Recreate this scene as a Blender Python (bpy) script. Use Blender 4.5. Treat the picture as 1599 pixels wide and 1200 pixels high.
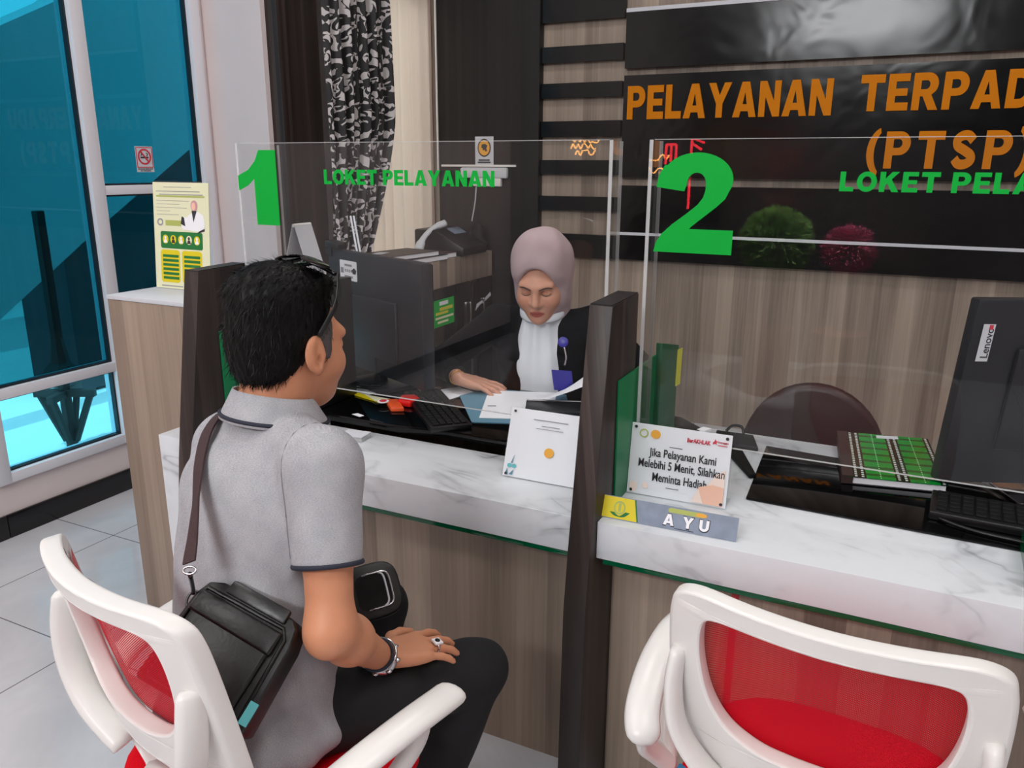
import bpy, bmesh, math, random
import numpy as np
from mathutils import Vector as V, Matrix
random.seed(7); np.random.seed(7)
for o in list(bpy.data.objects): bpy.data.objects.remove(o)
SC = bpy.context.scene; COL = SC.collection
# ---------------------------------------------------------------- camera, world, lights, exposure
cd = bpy.data.cameras.new('camera'); cam = bpy.data.objects.new('camera', cd); COL.objects.link(cam)
yw, pt, rl = math.radians(-26.05), math.radians(15.41), math.radians(.24)
fw = V((math.sin(yw)*math.cos(pt), math.cos(yw)*math.cos(pt), -math.sin(pt)))
rt = V((math.cos(yw), -math.sin(yw), 0)); up = rt.cross(fw)
r2 = rt*math.cos(rl)+up*math.sin(rl); u2 = -rt*math.sin(rl)+up*math.cos(rl)
cam.matrix_world = Matrix(((r2.x,u2.x,-fw.x,0),(r2.y,u2.y,-fw.y,0),(r2.z,u2.z,-fw.z,1.5),(0,0,0,1)))
cd.sensor_width = 36; cd.lens = 1249/1599*36; cd.clip_start = .02
SC.camera = cam
w = bpy.data.worlds.new('World'); SC.world = w; w.use_nodes = True
w.node_tree.nodes['Background'].inputs[0].default_value = (.80,.92,1,1)
w.node_tree.nodes['Background'].inputs[1].default_value = 4.0
def area(x, y, z, sx, sy, power, col=(1,.98,.955)):
    l = bpy.data.lights.new('ceiling_light', 'AREA'); l.shape = 'RECTANGLE'; l.size = sx; l.size_y = sy
    l.energy = power; l.color = col
    o = bpy.data.objects.new('ceiling_light', l); COL.objects.link(o); o.location = (x,y,z)
LAMPS = [(-1.8,-1.2),(.9,-1.2),(-2.1,.6),(.7,.75),(-1.3,2.75),(1.2,2.75)]
for lx, ly in LAMPS: area(lx, ly, 3.755, .6, .6, 17)
# daylight through the high entrance window in the wall behind the camera
fl = bpy.data.lights.new('entrance_daylight', 'AREA'); fl.shape = 'RECTANGLE'; fl.size = 1.9; fl.size_y = .5; fl.energy = 128; fl.color = (.96,.98,1)
fo = bpy.data.objects.new('entrance_daylight', fl); COL.objects.link(fo); fo.location = (-.9,-2.95,3.3); fo.rotation_euler = (math.radians(66),0,0)
sun = bpy.data.lights.new('sun', 'SUN'); sun.energy = 3; sun.angle = .01
so = bpy.data.objects.new('sun', sun); COL.objects.link(so); so.rotation_euler = (.35, 0, 0); so.location = (-5,2,6)
SC.view_settings.view_transform = 'Standard'; SC.view_settings.look = 'None'
SC.view_settings.exposure = 0; SC.view_settings.gamma = 1; SC.view_settings.use_curve_mapping = False
# ---------------------------------------------------------------- materials
def lin(c): return c/12.92 if c <= .04045 else ((c+.055)/1.055)**2.4
def rgb(r, g, b): return (lin(r/255), lin(g/255), lin(b/255), 1)
MT = {}
class N:
    def __init__(s, name):
        s.m = bpy.data.materials.new(name); s.m.use_nodes = True; s.t = s.m.node_tree; s.t.nodes.clear(); MT[name] = s.m
        s.out = s.t.nodes.new('ShaderNodeOutputMaterial')
    def n(s, kind, **kw):
        x = s.t.nodes.new('ShaderNode'+kind)
        for k, v in kw.items():
            if hasattr(x, k) and k not in ('inputs',): setattr(x, k, v)
        return x
    def l(s, a, b): s.t.links.new(a, b)
    def surf(s, sock): s.l(sock, s.out.inputs[0])
    def math(s, op, a, b=None, c=None):
        x = s.n('Math', operation=op)
        for i, v in enumerate((a, b, c)):
            if v is None: continue
            if isinstance(v, (int, float)): x.inputs[i].default_value = v
            else: s.l(v, x.inputs[i])
        return x.outputs[0]
    def mix(s, f, a, b):
        x = s.n('Mix', data_type='RGBA')
        for sock, v in ((x.inputs[0], f), (x.inputs[6], a), (x.inputs[7], b)):
            if isinstance(v, (int, float)): sock.default_value = v
            elif isinstance(v, tuple): sock.default_value = v
            else: s.l(v, sock)
        return x.outputs[2]
    def pos(s):
        return s.n('NewGeometry').outputs['Position']
    def sep(s, v):
        x = s.n('SeparateXYZ'); s.l(v, x.inputs[0]); return x.outputs
    def comb(s, *a):
        x = s.n('CombineXYZ')
        for i, v in enumerate(a):
            if isinstance(v, (int, float)): x.inputs[i].default_value = v
            else: s.l(v, x.inputs[i])
        return x.outputs[0]
    def noise(s, vec, scale, detail=3, rough=.5, dist=0):
        x = s.n('TexNoise'); s.l(vec, x.inputs['Vector'])
        x.inputs['Scale'].default_value = scale; x.inputs['Detail'].default_value = detail
        x.inputs['Roughness'].default_value = rough; x.inputs['Distortion'].default_value = dist
        return x.outputs[0]
    def ramp(s, f, stops):
        x = s.n('ValToRGB'); s.l(f, x.inputs[0]); e = x.color_ramp.elements
        while len(e) < len(stops): e.new(.5)
        for i, (p, c) in enumerate(stops): e[i].position = p; e[i].color = c
        return x.outputs[0]
    def bsdf(s, col, rough=.5, metal=0, spec=.5, bump=None, bstr=.1, coat=0, **kw):
        b = s.n('BsdfPrincipled')
        if isinstance(col, tuple): b.inputs['Base Color'].default_value = col
        else: s.l(col, b.inputs['Base Color'])
        if isinstance(rough, (int, float)): b.inputs['Roughness'].default_value = rough
        else: s.l(rough, b.inputs['Roughness'])
        b.inputs['Metallic'].default_value = metal; b.inputs['Specular IOR Level'].default_value = spec
        b.inputs['Coat Weight'].default_value = coat; b.inputs['Coat Roughness'].default_value = .05
        for k, v in kw.items(): b.inputs[k.replace('_',' ')].default_value = v
        if bump is not None:
            u = s.n('Bump'); u.inputs['Strength'].default_value = bstr; u.inputs['Distance'].default_value = .01
            s.l(bump, u.inputs['Height']); s.l(u.outputs[0], b.inputs['Normal'])
        return b.outputs[0]
def simple(name, col, rough=.5, metal=0, spec=.5, coat=0, nz=0, nscale=60, bump=0, **kw):
    m = N(name); b = None; c = col
    if nz or bump:
        f = m.noise(m.n('TexCoord').outputs['Object'], nscale, 4)
        if nz: c = m.mix(f, tuple(x*(1-nz) for x in col[:3])+(1,), tuple(min(1,x*(1+nz)) for x in col[:3])+(1,))
        if bump: b = f
    m.surf(m.bsdf(c, rough, metal, spec, b, bump, coat, **kw)); return m.m
def wood(name, a, b, c, rough=.45, pw=.085, streak=1.0, tone=.32):
    m = N(name); p = m.sep(m.pos()); u = m.math('ADD', p[0], p[1])
    ui = m.math('FLOOR', m.math('DIVIDE', u, pw))
    wn = m.n('TexWhiteNoise', noise_dimensions='1D'); m.l(ui, wn.inputs['W'])
    st = m.noise(m.comb(m.math('MULTIPLY', u, 90), m.math('MULTIPLY', p[2], 1.6), ui), 1, 5, .65, .3)
    s2 = m.noise(m.comb(m.math('MULTIPLY', u, 14), m.math('MULTIPLY', p[2], .7), 3.3), 1, 3, .5, .4)
    f = m.math('ADD', m.math('MULTIPLY', wn.outputs[0], tone), m.math('ADD', m.math('MULTIPLY', st, .40*streak), m.math('MULTIPLY', s2, .44)))
    f = m.math('SUBTRACT', f, .05+(tone-.26)/2)
    col = m.ramp(f, [(.22, a), (.5, b), (.8, c)])
    m.surf(m.bsdf(col, rough, 0, .4, st, .04)); return m.m
wood('wood_light', rgb(108,94,84), rgb(152,136,122), rgb(186,168,150))
wood('wood_cabinet', rgb(112,94,82), rgb(146,128,113), rgb(174,155,138), pw=.062, tone=.42)
wood('wood_dark', rgb(26,20,19), rgb(46,37,34), rgb(76,63,58), .45, .022)
wood('wood_black', rgb(19,17,18), rgb(30,27,28), rgb(42,37,37), .5, .03)
def marble():
    m = N('marble'); p = m.pos()
    q = m.sep(p); v = m.comb(m.math('ADD', q[0], m.math('MULTIPLY', q[1], .8)), m.math('MULTIPLY', q[1], 1.6), m.math('MULTIPLY', q[2], 1.6))
    n1 = m.noise(v, 2.3, 3.5, .55, .7); n2 = m.noise(v, 1.5, 4, .55, .9); n3 = m.noise(p, 5, 4)
    a = m.math('ABSOLUTE', m.math('SUBTRACT', n1, .5)); b = m.math('ABSOLUTE', m.math('SUBTRACT', n2, .52))
    va = m.ramp(a, [(0, (1,1,1,1)), (.016, (.25,.25,.25,1)), (.06, (0,0,0,1))])
    vb = m.ramp(b, [(0, (1,1,1,1)), (.02, (.35,.35,.35,1)), (.12, (0,0,0,1))])
    mk = m.ramp(n3, [(.42, (0,0,0,1)), (.62, (1,1,1,1))])
    f = m.math('MULTIPLY', m.math('ADD', m.math('MULTIPLY', va, .52), m.math('MULTIPLY', vb, .45)), mk)
    col = m.mix(f, rgb(221,225,230), rgb(126,128,136))
    m.surf(m.bsdf(col, .16, 0, .5)); return m.m
marble()
def floor_mat():
    m = N('floor_tile'); p = m.sep(m.pos())
    def line(c, o):
        f = m.math('FRACT', m.math('DIVIDE', m.math('ADD', c, o), .6))
        d = m.math('MINIMUM', f, m.math('SUBTRACT', 1, f)); return m.math('LESS_THAN', d, .0038)
    g = m.math('MAXIMUM', line(p[0], 2.825+6), line(p[1], -2.005+6))
    n1 = m.noise(m.pos(), 2.2, 5, .6, .6)
    base = m.mix(m.ramp(n1, [(.4,(0,0,0,1)),(.7,(1,1,1,1))]), rgb(208,209,213), rgb(190,192,198))
    m.surf(m.bsdf(m.mix(g, base, rgb(112,112,116)), .12, 0, .5)); return m.m
floor_mat()
simple('wall_paint', rgb(224,210,209), .6, nz=.03, nscale=8)
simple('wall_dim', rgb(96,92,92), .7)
simple('ceiling_paint', rgb(225,222,220), .8)
simple('black_tile', rgb(22,20,22), .12)
simple('aluminium_white', rgb(222,220,226), .35)
simple('gasket', rgb(14,22,32), .5)
simple('white_plastic', rgb(236,233,230), .32, nz=.01)
simple('red_fabric', rgb(218,2,26), .9, spec=.15, nz=.08, nscale=400, bump=.3)
simple('black_gloss', rgb(6,6,7), .06, spec=.32)
simple('black_plastic', rgb(14,14,16), .38, bump=.02)
simple('black_matte', rgb(11,11,12), .6, spec=.3)
simple('monitor_shell', rgb(23,26,33), .42, nz=.05)
simple('black_leather', rgb(12,11,12), .36, nz=.15, nscale=90, bump=.07)
simple('brown_leather', rgb(52,33,33), .45, nz=.2, nscale=30, bump=.05)
simple('strap_brown', rgb(62,40,42), .7, nz=.15, nscale=500, bump=.3)
simple('green_panel', rgb(0,112,66), .4)
simple('green_dark', rgb(0,84,48), .5)
simple('green_letter', rgb(0,170,58), .6, spec=.2)
simple('orange_letter', rgb(208,122,0), .6, spec=.15)
simple('paper', rgb(246,247,252), .6)
simple('paper_grey', rgb(206,208,214), .6)
simple('ink', rgb(44,44,48), .6)
simple('ink_grey', rgb(150,152,158), .6)
simple('ink_red', rgb(206,50,70), .6)
simple('ink_white', rgb(246,246,250), .5)
simple('cream', rgb(232,232,196), .6)
simple('lime', rgb(214,214,60), .6)
simple('yellow', rgb(226,206,14), .5)
simple('leaf_green', rgb(20,116,50), .6)
simple('olive_line', rgb(176,186,98), .6)
simple('orange_spot', rgb(238,172,62), .6)
simple('peach', rgb(244,196,172), .6)
simple('peach_light', rgb(248,226,214), .6)
simple('blue_folder', rgb(98,142,164), .55)
simple('teal_tag', rgb(96,190,196), .6)
simple('sticker_blue', rgb(26,112,158), .35)
simple('slate_photo', rgb(128,140,160), .3, nz=.35, nscale=30)
simple('chrome', rgb(205,205,208), .18, 1)
simple('steel_dark', rgb(96,96,100), .3, 1)
simple('gold', rgb(214,160,84), .25, 1)
simple('red_plastic', rgb(224,28,26), .35)
simple('orange_plastic', rgb(232,90,44), .4)
simple('red_tape', rgb(178,48,58), .5)
simple('pink_paper', rgb(206,150,160), .6)
simple('navy_badge', rgb(52,46,150), .35)
simple('book_brown', rgb(58,42,40), .5, nz=.2, nscale=50)
simple('timber', rgb(40,36,34), .7, nz=.2, nscale=20)
simple('outdoor_tile', rgb(226,226,222), .5, nz=.05, nscale=3)
simple('outdoor_wall', rgb(170,176,178), .8, nz=.05, nscale=3)
simple('stair_concrete', rgb(196,204,206), .8, nz=.06, nscale=2)
simple('outdoor_dark', rgb(62,66,70), .8, nz=.15, nscale=5)  # dark colour stands in for shade on the wall outside
simple('skin_tan', rgb(190,128,98), .5)
simple('bush_green', rgb(130,176,84), .8, nz=.4, nscale=40)
simple('blossom_pink', rgb(220,90,130), .8, nz=.3, nscale=40)
simple('terracotta', rgb(140,84,60), .7)
simple('jacket', rgb(9,10,15), .85, spec=.2, nz=.1, nscale=60)
simple('blouse', rgb(228,232,238), .75, nz=.03, nscale=30)
simple('hijab', rgb(178,156,159), .85, nz=.04, nscale=200)
simple('trousers', rgb(17,17,20), .85, nz=.15, nscale=300)
simple('seam_grey', rgb(120,120,126), .9)
simple('navy_trim', rgb(38,42,56), .8)
def skin(name, c):
    m = N(name); a = m.n('VertexColor', layer_name='tint')
    f = m.noise(m.n('TexCoord').outputs['Object'], 45, 4)
    base = m.mix(f, tuple(x*.93 for x in c[:3])+(1,), tuple(x*1.06 for x in c[:3])+(1,))
    col = m.n('Mix', data_type='RGBA', blend_type='MULTIPLY'); col.inputs[0].default_value = 1
    m.l(base, col.inputs[6]); m.l(a.outputs[0], col.inputs[7])
    m.surf(m.bsdf(col.outputs[2], .47, 0, .35, f, .02, Subsurface_Weight=.12, Subsurface_Scale=.01)); return m.m
skin('skin_man', rgb(206,142,108)); skin('skin_woman', rgb(206,152,128))
def hair():
    m = N('hair_black'); m.surf(m.bsdf(rgb(10,9,10), .5, 0, .18)); return m.m
hair(); simple('hair_grey', rgb(78,72,72), .5)
def heather():
    m = N('heather_grey'); t = m.n('TexCoord').outputs['Object']
    q = m.sep(t); f = m.noise(m.comb(m.math('MULTIPLY', m.math('ADD', q[0], q[1]), 260), 0, m.math('MULTIPLY', q[2], 900)), 1, 3, .7)
    g = m.noise(t, 26, 4, .6)
    k = m.math('ADD', m.math('MULTIPLY', f, .72), m.math('MULTIPLY', g, .28))
    m.surf(m.bsdf(m.ramp(k, [(.3, rgb(140,141,147)), (.5, rgb(168,168,173)), (.72, rgb(194,193,197))]), .9, 0, .2, f, .08)); return m.m
heather()
def mesh_fabric():
    m = N('red_mesh'); q = m.sep(m.n('TexCoord').outputs['Object'])
    a = m.math('SINE', m.math('MULTIPLY', q[0], 2*math.pi/.0042)); b = m.math('SINE', m.math('MULTIPLY', q[2], 2*math.pi/.0034))
    h = m.math('GREATER_THAN', m.math('MULTIPLY', a, b), .42)
    d = m.bsdf(rgb(200,8,34), .8, spec=.2); tr = m.n('BsdfTransparent')
    x = m.n('MixShader'); m.l(h, x.inputs[0]); m.l(d, x.inputs[1]); m.l(tr.outputs[0], x.inputs[2])
    m.surf(x.outputs[0]); return m.m
mesh_fabric()
def sheet(name, tint, refl=.9, ior=1.5, haze=0):
    m = N(name); tr = m.n('BsdfTransparent'); tr.inputs[0].default_value = tint
    gl = m.n('BsdfAnisotropic') if False else m.n('BsdfGlossy'); gl.inputs['Roughness'].default_value = 0
    gl.inputs[0].default_value = (refl,refl,refl,1)
    lw = m.n('LayerWeight'); lw.inputs[0].default_value = .5; f0 = ((ior-1)/(ior+1))**2
    fr = m.math('ADD', m.math('MULTIPLY', m.math('POWER', lw.outputs['Facing'], 5), 1-f0), f0)
    x = m.n('MixShader'); m.l(fr, x.inputs[0]); m.l(tr.outputs[0], x.inputs[1]); m.l(gl.outputs[0], x.inputs[2])
    s = x.outputs[0]
    if haze:
        df = m.n('BsdfDiffuse'); df.inputs[0].default_value = (.8,.8,.8,1)
        y = m.n('MixShader'); y.inputs[0].default_value = haze; m.l(s, y.inputs[1]); m.l(df.outputs[0], y.inputs[2]); s = y.outputs[0]
    m.surf(s); return m.m
sheet('acrylic', (.98,.985,.985,1), .92, 1.36, .002)
sheet('acrylic_edge', (.9,.92,.93,1), .9, 1.5, .45)
sheet('acrylic_small', (.985,.99,.99,1), .9, 1.35, .0)
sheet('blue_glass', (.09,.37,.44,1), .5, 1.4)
sheet('blue_glass_sunlit', (.40,.78,.88,1), .5, 1.35)  # paler tint stands in for sunlit ground behind the lower pane
sheet('clear_glass', (.95,.97,.97,1), .9, 1.4)
def sign_gloss():
    m = N('sign_gloss'); f = m.noise(m.pos(), 3.2, 2, .5, .6)
    m.surf(m.bsdf(rgb(7,7,8), .17, 0, .32, f, .45)); return m.m
sign_gloss()
def green_glass():
    m = N('green_glass'); m.surf(m.bsdf(rgb(0,86,54), .06, 0, .5)); return m.m
green_glass()
def damask():
    m = N('damask'); t = m.n('TexCoord').outputs['UV']
    wob = m.n('TexNoise'); m.l(t, wob.inputs['Vector']); wob.inputs['Scale'].default_value = 9; wob.inputs['Detail'].default_value = 1
    off = m.n('VectorMath', operation='MULTIPLY_ADD'); m.l(wob.outputs[1], off.inputs[0]); off.inputs[1].default_value = (.05,.05,0); m.l(t, off.inputs[2])
    def scroll(scale, k, arms):
        vo = m.n('TexVoronoi', voronoi_dimensions='2D'); m.l(off.outputs[0], vo.inputs['Vector']); vo.inputs['Scale'].default_value = scale
        df = m.n('VectorMath', operation='SUBTRACT'); m.l(off.outputs[0], df.inputs[0]); m.l(vo.outputs['Position'], df.inputs[1]); q = m.sep(df.outputs[0])
        c = m.sep(vo.outputs['Color']); hand_ = m.math('SUBTRACT', m.math('MULTIPLY', m.math('GREATER_THAN', c[0], .5), 2), 1)
        an = m.math('MULTIPLY', m.math('ARCTAN2', q[1], q[0]), arms)
        ph = m.math('ADD', m.math('MULTIPLY', an, hand_), m.math('ADD', m.math('MULTIPLY', vo.outputs['Distance'], k), m.math('MULTIPLY', c[1], 6.28)))
        return m.math('SINE', ph)
    a = m.math('GREATER_THAN', scroll(8.5, 11, 1), -.05); b = m.math('GREATER_THAN', scroll(15, 7, 3), .35)
    f = m.math('MAXIMUM', a, b); f = m.math('MULTIPLY', f, m.math('LESS_THAN', m.math('ABSOLUTE', m.math('ADD', scroll(8.5, 11, 1), -.55)), .42)) if False else f
    m.surf(m.bsdf(m.mix(f, rgb(200,194,194), rgb(20,17,19)), .6)); return m.m
damask()
def sheer():
    m = N('sheer'); d = m.n('BsdfDiffuse'); d.inputs[0].default_value = rgb(226,208,196)
    t = m.n('BsdfTranslucent'); t.inputs[0].default_value = rgb(226,198,176)
    x = m.n('MixShader'); x.inputs[0].default_value = .5; m.l(d.outputs[0], x.inputs[1]); m.l(t.outputs[0], x.inputs[2])
    m.surf(x.outputs[0]); return m.m
sheer()
def plaid():
    m = N('plaid'); q = m.sep(m.n('TexCoord').outputs['UV'])
    def st(c, per, off, wd):
        f = m.math('FRACT', m.math('ADD', m.math('MULTIPLY', c, per), off)); return m.math('LESS_THAN', m.math('ABSOLUTE', m.math('SUBTRACT', f, .5)), wd)
    dk = m.math('MAXIMUM', st(q[0], 2.4, .1, .16), m.math('MULTIPLY', st(q[1], 7, 0, .16), .6))
    c = m.mix(dk, rgb(16,140,52), rgb(14,34,24))
    dots = m.math('MULTIPLY', m.math('MAXIMUM', st(q[0], 2.4, .02, .03), st(q[0], 2.4, .18, .03)), st(q[1], 26, 0, .28))
    c = m.mix(dots, c, rgb(214,224,216))
    thin = m.math('MULTIPLY', st(q[0], 2.4, .6, .012), st(q[1], 26, 0, .3)); c = m.mix(thin, c, rgb(150,210,160))
    m.surf(m.bsdf(c, .15, 0, .5)); return m.m
plaid()
def emis(name, col, s):
    m = N(name); e = m.n('Emission'); e.inputs[0].default_value = col; e.inputs[1].default_value = s; m.surf(e.outputs[0]); return m.m
emis('neon_orange', (1,.42,.08,1), 24); emis('neon_red', (1,.03,.05,1), 16); emis('lamp_glow', (1,.97,.92,1), 6)
# ---------------------------------------------------------------- object helpers
def tag(o, label=None, cat=None, group=None, kind=None):
    if label: o['label'] = label
    if cat: o['category'] = cat
    if group: o['group'] = group
    if kind: o['kind'] = kind
    return o
ORG = {}
def thing(name, label, cat, loc=(0,0,0), rot=0, group=None, local=False):
    o = bpy.data.objects.new(name, None); COL.objects.link(o); o.empty_display_size = .05
    o.location = loc; o.rotation_euler = (0,0,rot); tag(o, label, cat, group)
    ORG[o.name] = V((0,0,0)) if local else V(loc); return o
class B:
    def __init__(s): s.v = []; s.f = []; s.mi = []; s.uv = None
    def add(s, vs, fs, mi=0):
        k = len(s.v); s.v += [V(p) for p in vs]; s.f += [[k+i for i in f] for f in fs]; s.mi += [mi]*len(fs); return s
    def box(s, x0, x1, y0, y1, z0, z1, mi=0):
        return s.hexa([(x0,y0,z0),(x1,y0,z0),(x1,y1,z0),(x0,y1,z0),(x0,y0,z1),(x1,y0,z1),(x1,y1,z1),(x0,y1,z1)], mi)
    def hexa(s, p, mi=0): return s.add(p, [(0,3,2,1),(4,5,6,7),(0,1,5,4),(1,2,6,5),(2,3,7,6),(3,0,4,7)], mi)
    def obox(s, c, u, v, n, mi=0):   # centre + three half-axis vectors
        c, u, v, n = map(V, (c,u,v,n))
        return s.hexa([c-u-v-n,c+u-v-n,c+u+v-n,c-u+v-n,c-u-v+n,c+u-v+n,c+u+v+n,c-u+v+n], mi)
    def prism(s, pts, d, mi=0):      # planar polygon swept by vector d
        n = len(pts); d = V(d); a = [V(p) for p in pts]
        return s.add(a+[p+d for p in a], [tuple(range(n))[::-1], tuple(range(n, 2*n))]+[(i,(i+1)%n,n+(i+1)%n,n+i) for i in range(n)], mi)
    def tube(s, pts, r, n=10, mi=0, flat=None, upv=(0,0,1), closed=False):
        pts = [V(p) for p in pts]; m = len(pts); rings = []
        rr = r if isinstance(r, (list, tuple)) else [r]*m
        for i, p in enumerate(pts):
            if closed: t = pts[(i+1)%m]-pts[i-1]
            else: t = pts[min(i+1,m-1)]-pts[max(i-1,0)]
            t.normalize(); u = V(upv); a = t.cross(u)
            if a.length < 1e-3: a = t.cross(V((1,0,0)))
            a.normalize(); b = a.cross(t)
            fx, fy = (1,1) if flat is None else flat
            rings.append([p+a*(math.cos(q)*rr[i]*fx)+b*(math.sin(q)*rr[i]*fy) for q in [2*math.pi*j/n for j in range(n)]])
        vs = [q for g in rings for q in g]; fs = []
        for i in range(m if closed else m-1):
            for j in range(n):
                i2 = (i+1)%m; fs.append((i*n+j, i*n+(j+1)%n, i2*n+(j+1)%n, i2*n+j))
        if not closed: fs += [tuple(range(n))[::-1], tuple(range((m-1)*n, m*n))]
        return s.add(vs, fs, mi)
    def lathe(s, prof, c=(0,0,0), n=24, mi=0, ax=None):
        c = V(c); vs = []; m = len(prof)
        X, Y, Z = ax if ax else (V((1,0,0)), V((0,1,0)), V((0,0,1)))
        for r, z in prof:
            for j in range(n):
                q = 2*math.pi*j/n; vs.append(c+X*(r*math.cos(q))+Y*(r*math.sin(q))+Z*z)
        fs = [(i*n+j, i*n+(j+1)%n, (i+1)*n+(j+1)%n, (i+1)*n+j) for i in range(m-1) for j in range(n)]
        fs += [tuple(range(n))[::-1], tuple(range((m-1)*n, m*n))]
        return s.add(vs, fs, mi)
    def grid(s, fn, nu, nv, mi=0, uv=False):
        vs = [fn(i/nu, j/nv) for i in range(nu+1) for j in range(nv+1)]
        fs = [(i*(nv+1)+j, (i+1)*(nv+1)+j, (i+1)*(nv+1)+j+1, i*(nv+1)+j+1) for i in range(nu) for j in range(nv)]
        if uv: s.uv = [(i/nu, j/nv) for i in range(nu+1) for j in range(nv+1)]
        return s.add(vs, fs, mi)
    def build(s, name, mat, parent=None, bevel=0, smooth=False, seg=2, sub=0):
        me = bpy.data.meshes.new(name)
        off = ORG.get(parent.name, V((0,0,0))) if parent else V((0,0,0))
        me.from_pydata([tuple(p-off) for p in s.v], [], s.f)
        for m in (mat if isinstance(mat, (list, tuple)) else [mat]): me.materials.append(MT[m])
        me.polygons.foreach_set('material_index', s.mi)
        if s.uv:
            l = me.uv_layers.new(name='UVMap')
            for lp in me.loops: l.data[lp.index].uv = s.uv[lp.vertex_index]
        bm = bmesh.new(); bm.from_mesh(me)
        if bevel:
            es = [e for e in bm.edges if len(e.link_faces) == 2 and e.calc_face_angle(0) > .5]
            bmesh.ops.bevel(bm, geom=es, offset=bevel, segments=seg, affect='EDGES', profile=.5, clamp_overlap=True)
        bmesh.ops.recalc_face_normals(bm, faces=bm.faces)
        for f in bm.faces: f.smooth = bool(smooth or bevel)
        if bevel or smooth == 'auto':
            for e in bm.edges:
                if len(e.link_faces) == 2 and e.calc_face_angle(0) > .7: e.smooth = False
        bm.to_mesh(me); bm.free()
        o = bpy.data.objects.new(name, me); COL.objects.link(o)
        if parent: o.parent = parent; ORG[o.name] = off
        if sub:
            md = o.modifiers.new('sub', 'SUBSURF'); md.levels = sub; md.render_levels = sub
        return o
def struct(o): o['kind'] = 'structure'; return o
def text(name, body, p, u, v, mat, parent, bold=.0, depth=.0006):
    """writing fitted to the parallelogram p, p+u, p+v"""
    c = bpy.data.curves.new(name, 'FONT'); c.body = body; c.size = 1; c.offset = bold; c.resolution_u = 4; c.align_x = 'CENTER'
    t = bpy.data.objects.new(name, c); COL.objects.link(t); bpy.context.view_layer.update()
    me = bpy.data.meshes.new_from_object(t.evaluated_get(bpy.context.evaluated_depsgraph_get()))
    bpy.data.objects.remove(t); bpy.data.curves.remove(c)
    return fit(me, name, p, u, v, mat, parent, depth)
def fit(me, name, p, u, v, mat, parent, depth):
    p, u, v = V(p), V(u), V(v); n = u.cross(v).normalized()
    xs = [q.co.x for q in me.vertices]; ys = [q.co.y for q in me.vertices]
    x0, x1, y0, y1 = min(xs), max(xs), min(ys), max(ys); off = ORG.get(parent.name, V((0,0,0))) if parent else V((0,0,0))
    bm = bmesh.new(); bm.from_mesh(me)
    r = bmesh.ops.extrude_face_region(bm, geom=bm.faces[:]); top = set(e for e in r['geom'] if isinstance(e, bmesh.types.BMVert))
    for q in bm.verts:
        h = depth if q in top else 0
        q.co = p+u*((q.co.x-x0)/(x1-x0))+v*((q.co.y-y0)/(y1-y0))+n*h-off
    bmesh.ops.recalc_face_normals(bm, faces=bm.faces)
    bm.to_mesh(me); bm.free(); me.materials.clear(); me.materials.append(MT[mat]); me.name = name
    o = bpy.data.objects.new(name, me); COL.objects.link(o)
    if parent: o.parent = parent; ORG[o.name] = off
    return o
def poly2d(name, loops, p, u, v, mat, parent, depth=.001):
    """filled outlines (even-odd) given in the unit frame p,u,v"""
    p, u, v = V(p), V(u), V(v); me = fill2d(loops); off = ORG.get(parent.name, V((0,0,0))) if parent else V((0,0,0))
    n = u.cross(v).normalized(); bm = bmesh.new(); bm.from_mesh(me)
    r = bmesh.ops.extrude_face_region(bm, geom=bm.faces[:]); top = set(e for e in r['geom'] if isinstance(e, bmesh.types.BMVert))
    for q in bm.verts: q.co = p+u*q.co.x+v*q.co.y+n*(depth if q in top else 0)-off
    bmesh.ops.recalc_face_normals(bm, faces=bm.faces)
    bm.to_mesh(me); bm.free(); me.materials.append(MT[mat]); me.name = name
    o = bpy.data.objects.new(name, me); COL.objects.link(o)
    if parent: o.parent = parent; ORG[o.name] = off
    return o
def fill2d(loops, ext=0, bev=0):
    c = bpy.data.curves.new('t', 'CURVE'); c.dimensions = '2D'; c.fill_mode = 'BOTH'; c.extrude = ext; c.bevel_depth = bev; c.bevel_resolution = 2
    for lp in loops:
        s = c.splines.new('POLY'); s.points.add(len(lp)-1); s.use_cyclic_u = True
        for i, q in enumerate(lp): s.points[i].co = (q[0], q[1], 0, 1)
    t = bpy.data.objects.new('t', c); COL.objects.link(t); bpy.context.view_layer.update()
    me = bpy.data.meshes.new_from_object(t.evaluated_get(bpy.context.evaluated_depsgraph_get()))
    bpy.data.objects.remove(t); bpy.data.curves.remove(c); return me
def circ(cx, cy, rx, ry=None, n=28, a0=0, a1=360):
    ry = rx if ry is None else ry; m = n if a1-a0 >= 360 else n+1
    return [(cx+rx*math.cos(math.radians(a0+(a1-a0)*i/n)), cy+ry*math.sin(math.radians(a0+(a1-a0)*i/n))) for i in range(m)]
def rect(x0, y0, x1, y1): return [(x0,y0),(x1,y0),(x1,y1),(x0,y1)]
def rrect(x0, y0, x1, y1, r, ry=None, n=5):
    ry = r if ry is None else ry; o = []
    for cx, cy, a in ((x1-r,y0+ry,-90),(x1-r,y1-ry,0),(x0+r,y1-ry,90),(x0+r,y0+ry,180)): o += circ(cx, cy, r, ry, n, a, a+90)
    return o
def catmull(pts, k=6):
    pts = [V(p) for p in pts]; o = []
    for i in range(len(pts)-1):
        a, b, c, d = pts[max(i-1,0)], pts[i], pts[i+1], pts[min(i+2,len(pts)-1)]
        for j in range(k):
            t = j/k; o.append(.5*((2*b)+(c-a)*t+(2*a-5*b+4*c-d)*t*t+(3*b-a-3*c+d)*t**3))
    return o+[pts[-1]]
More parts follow.
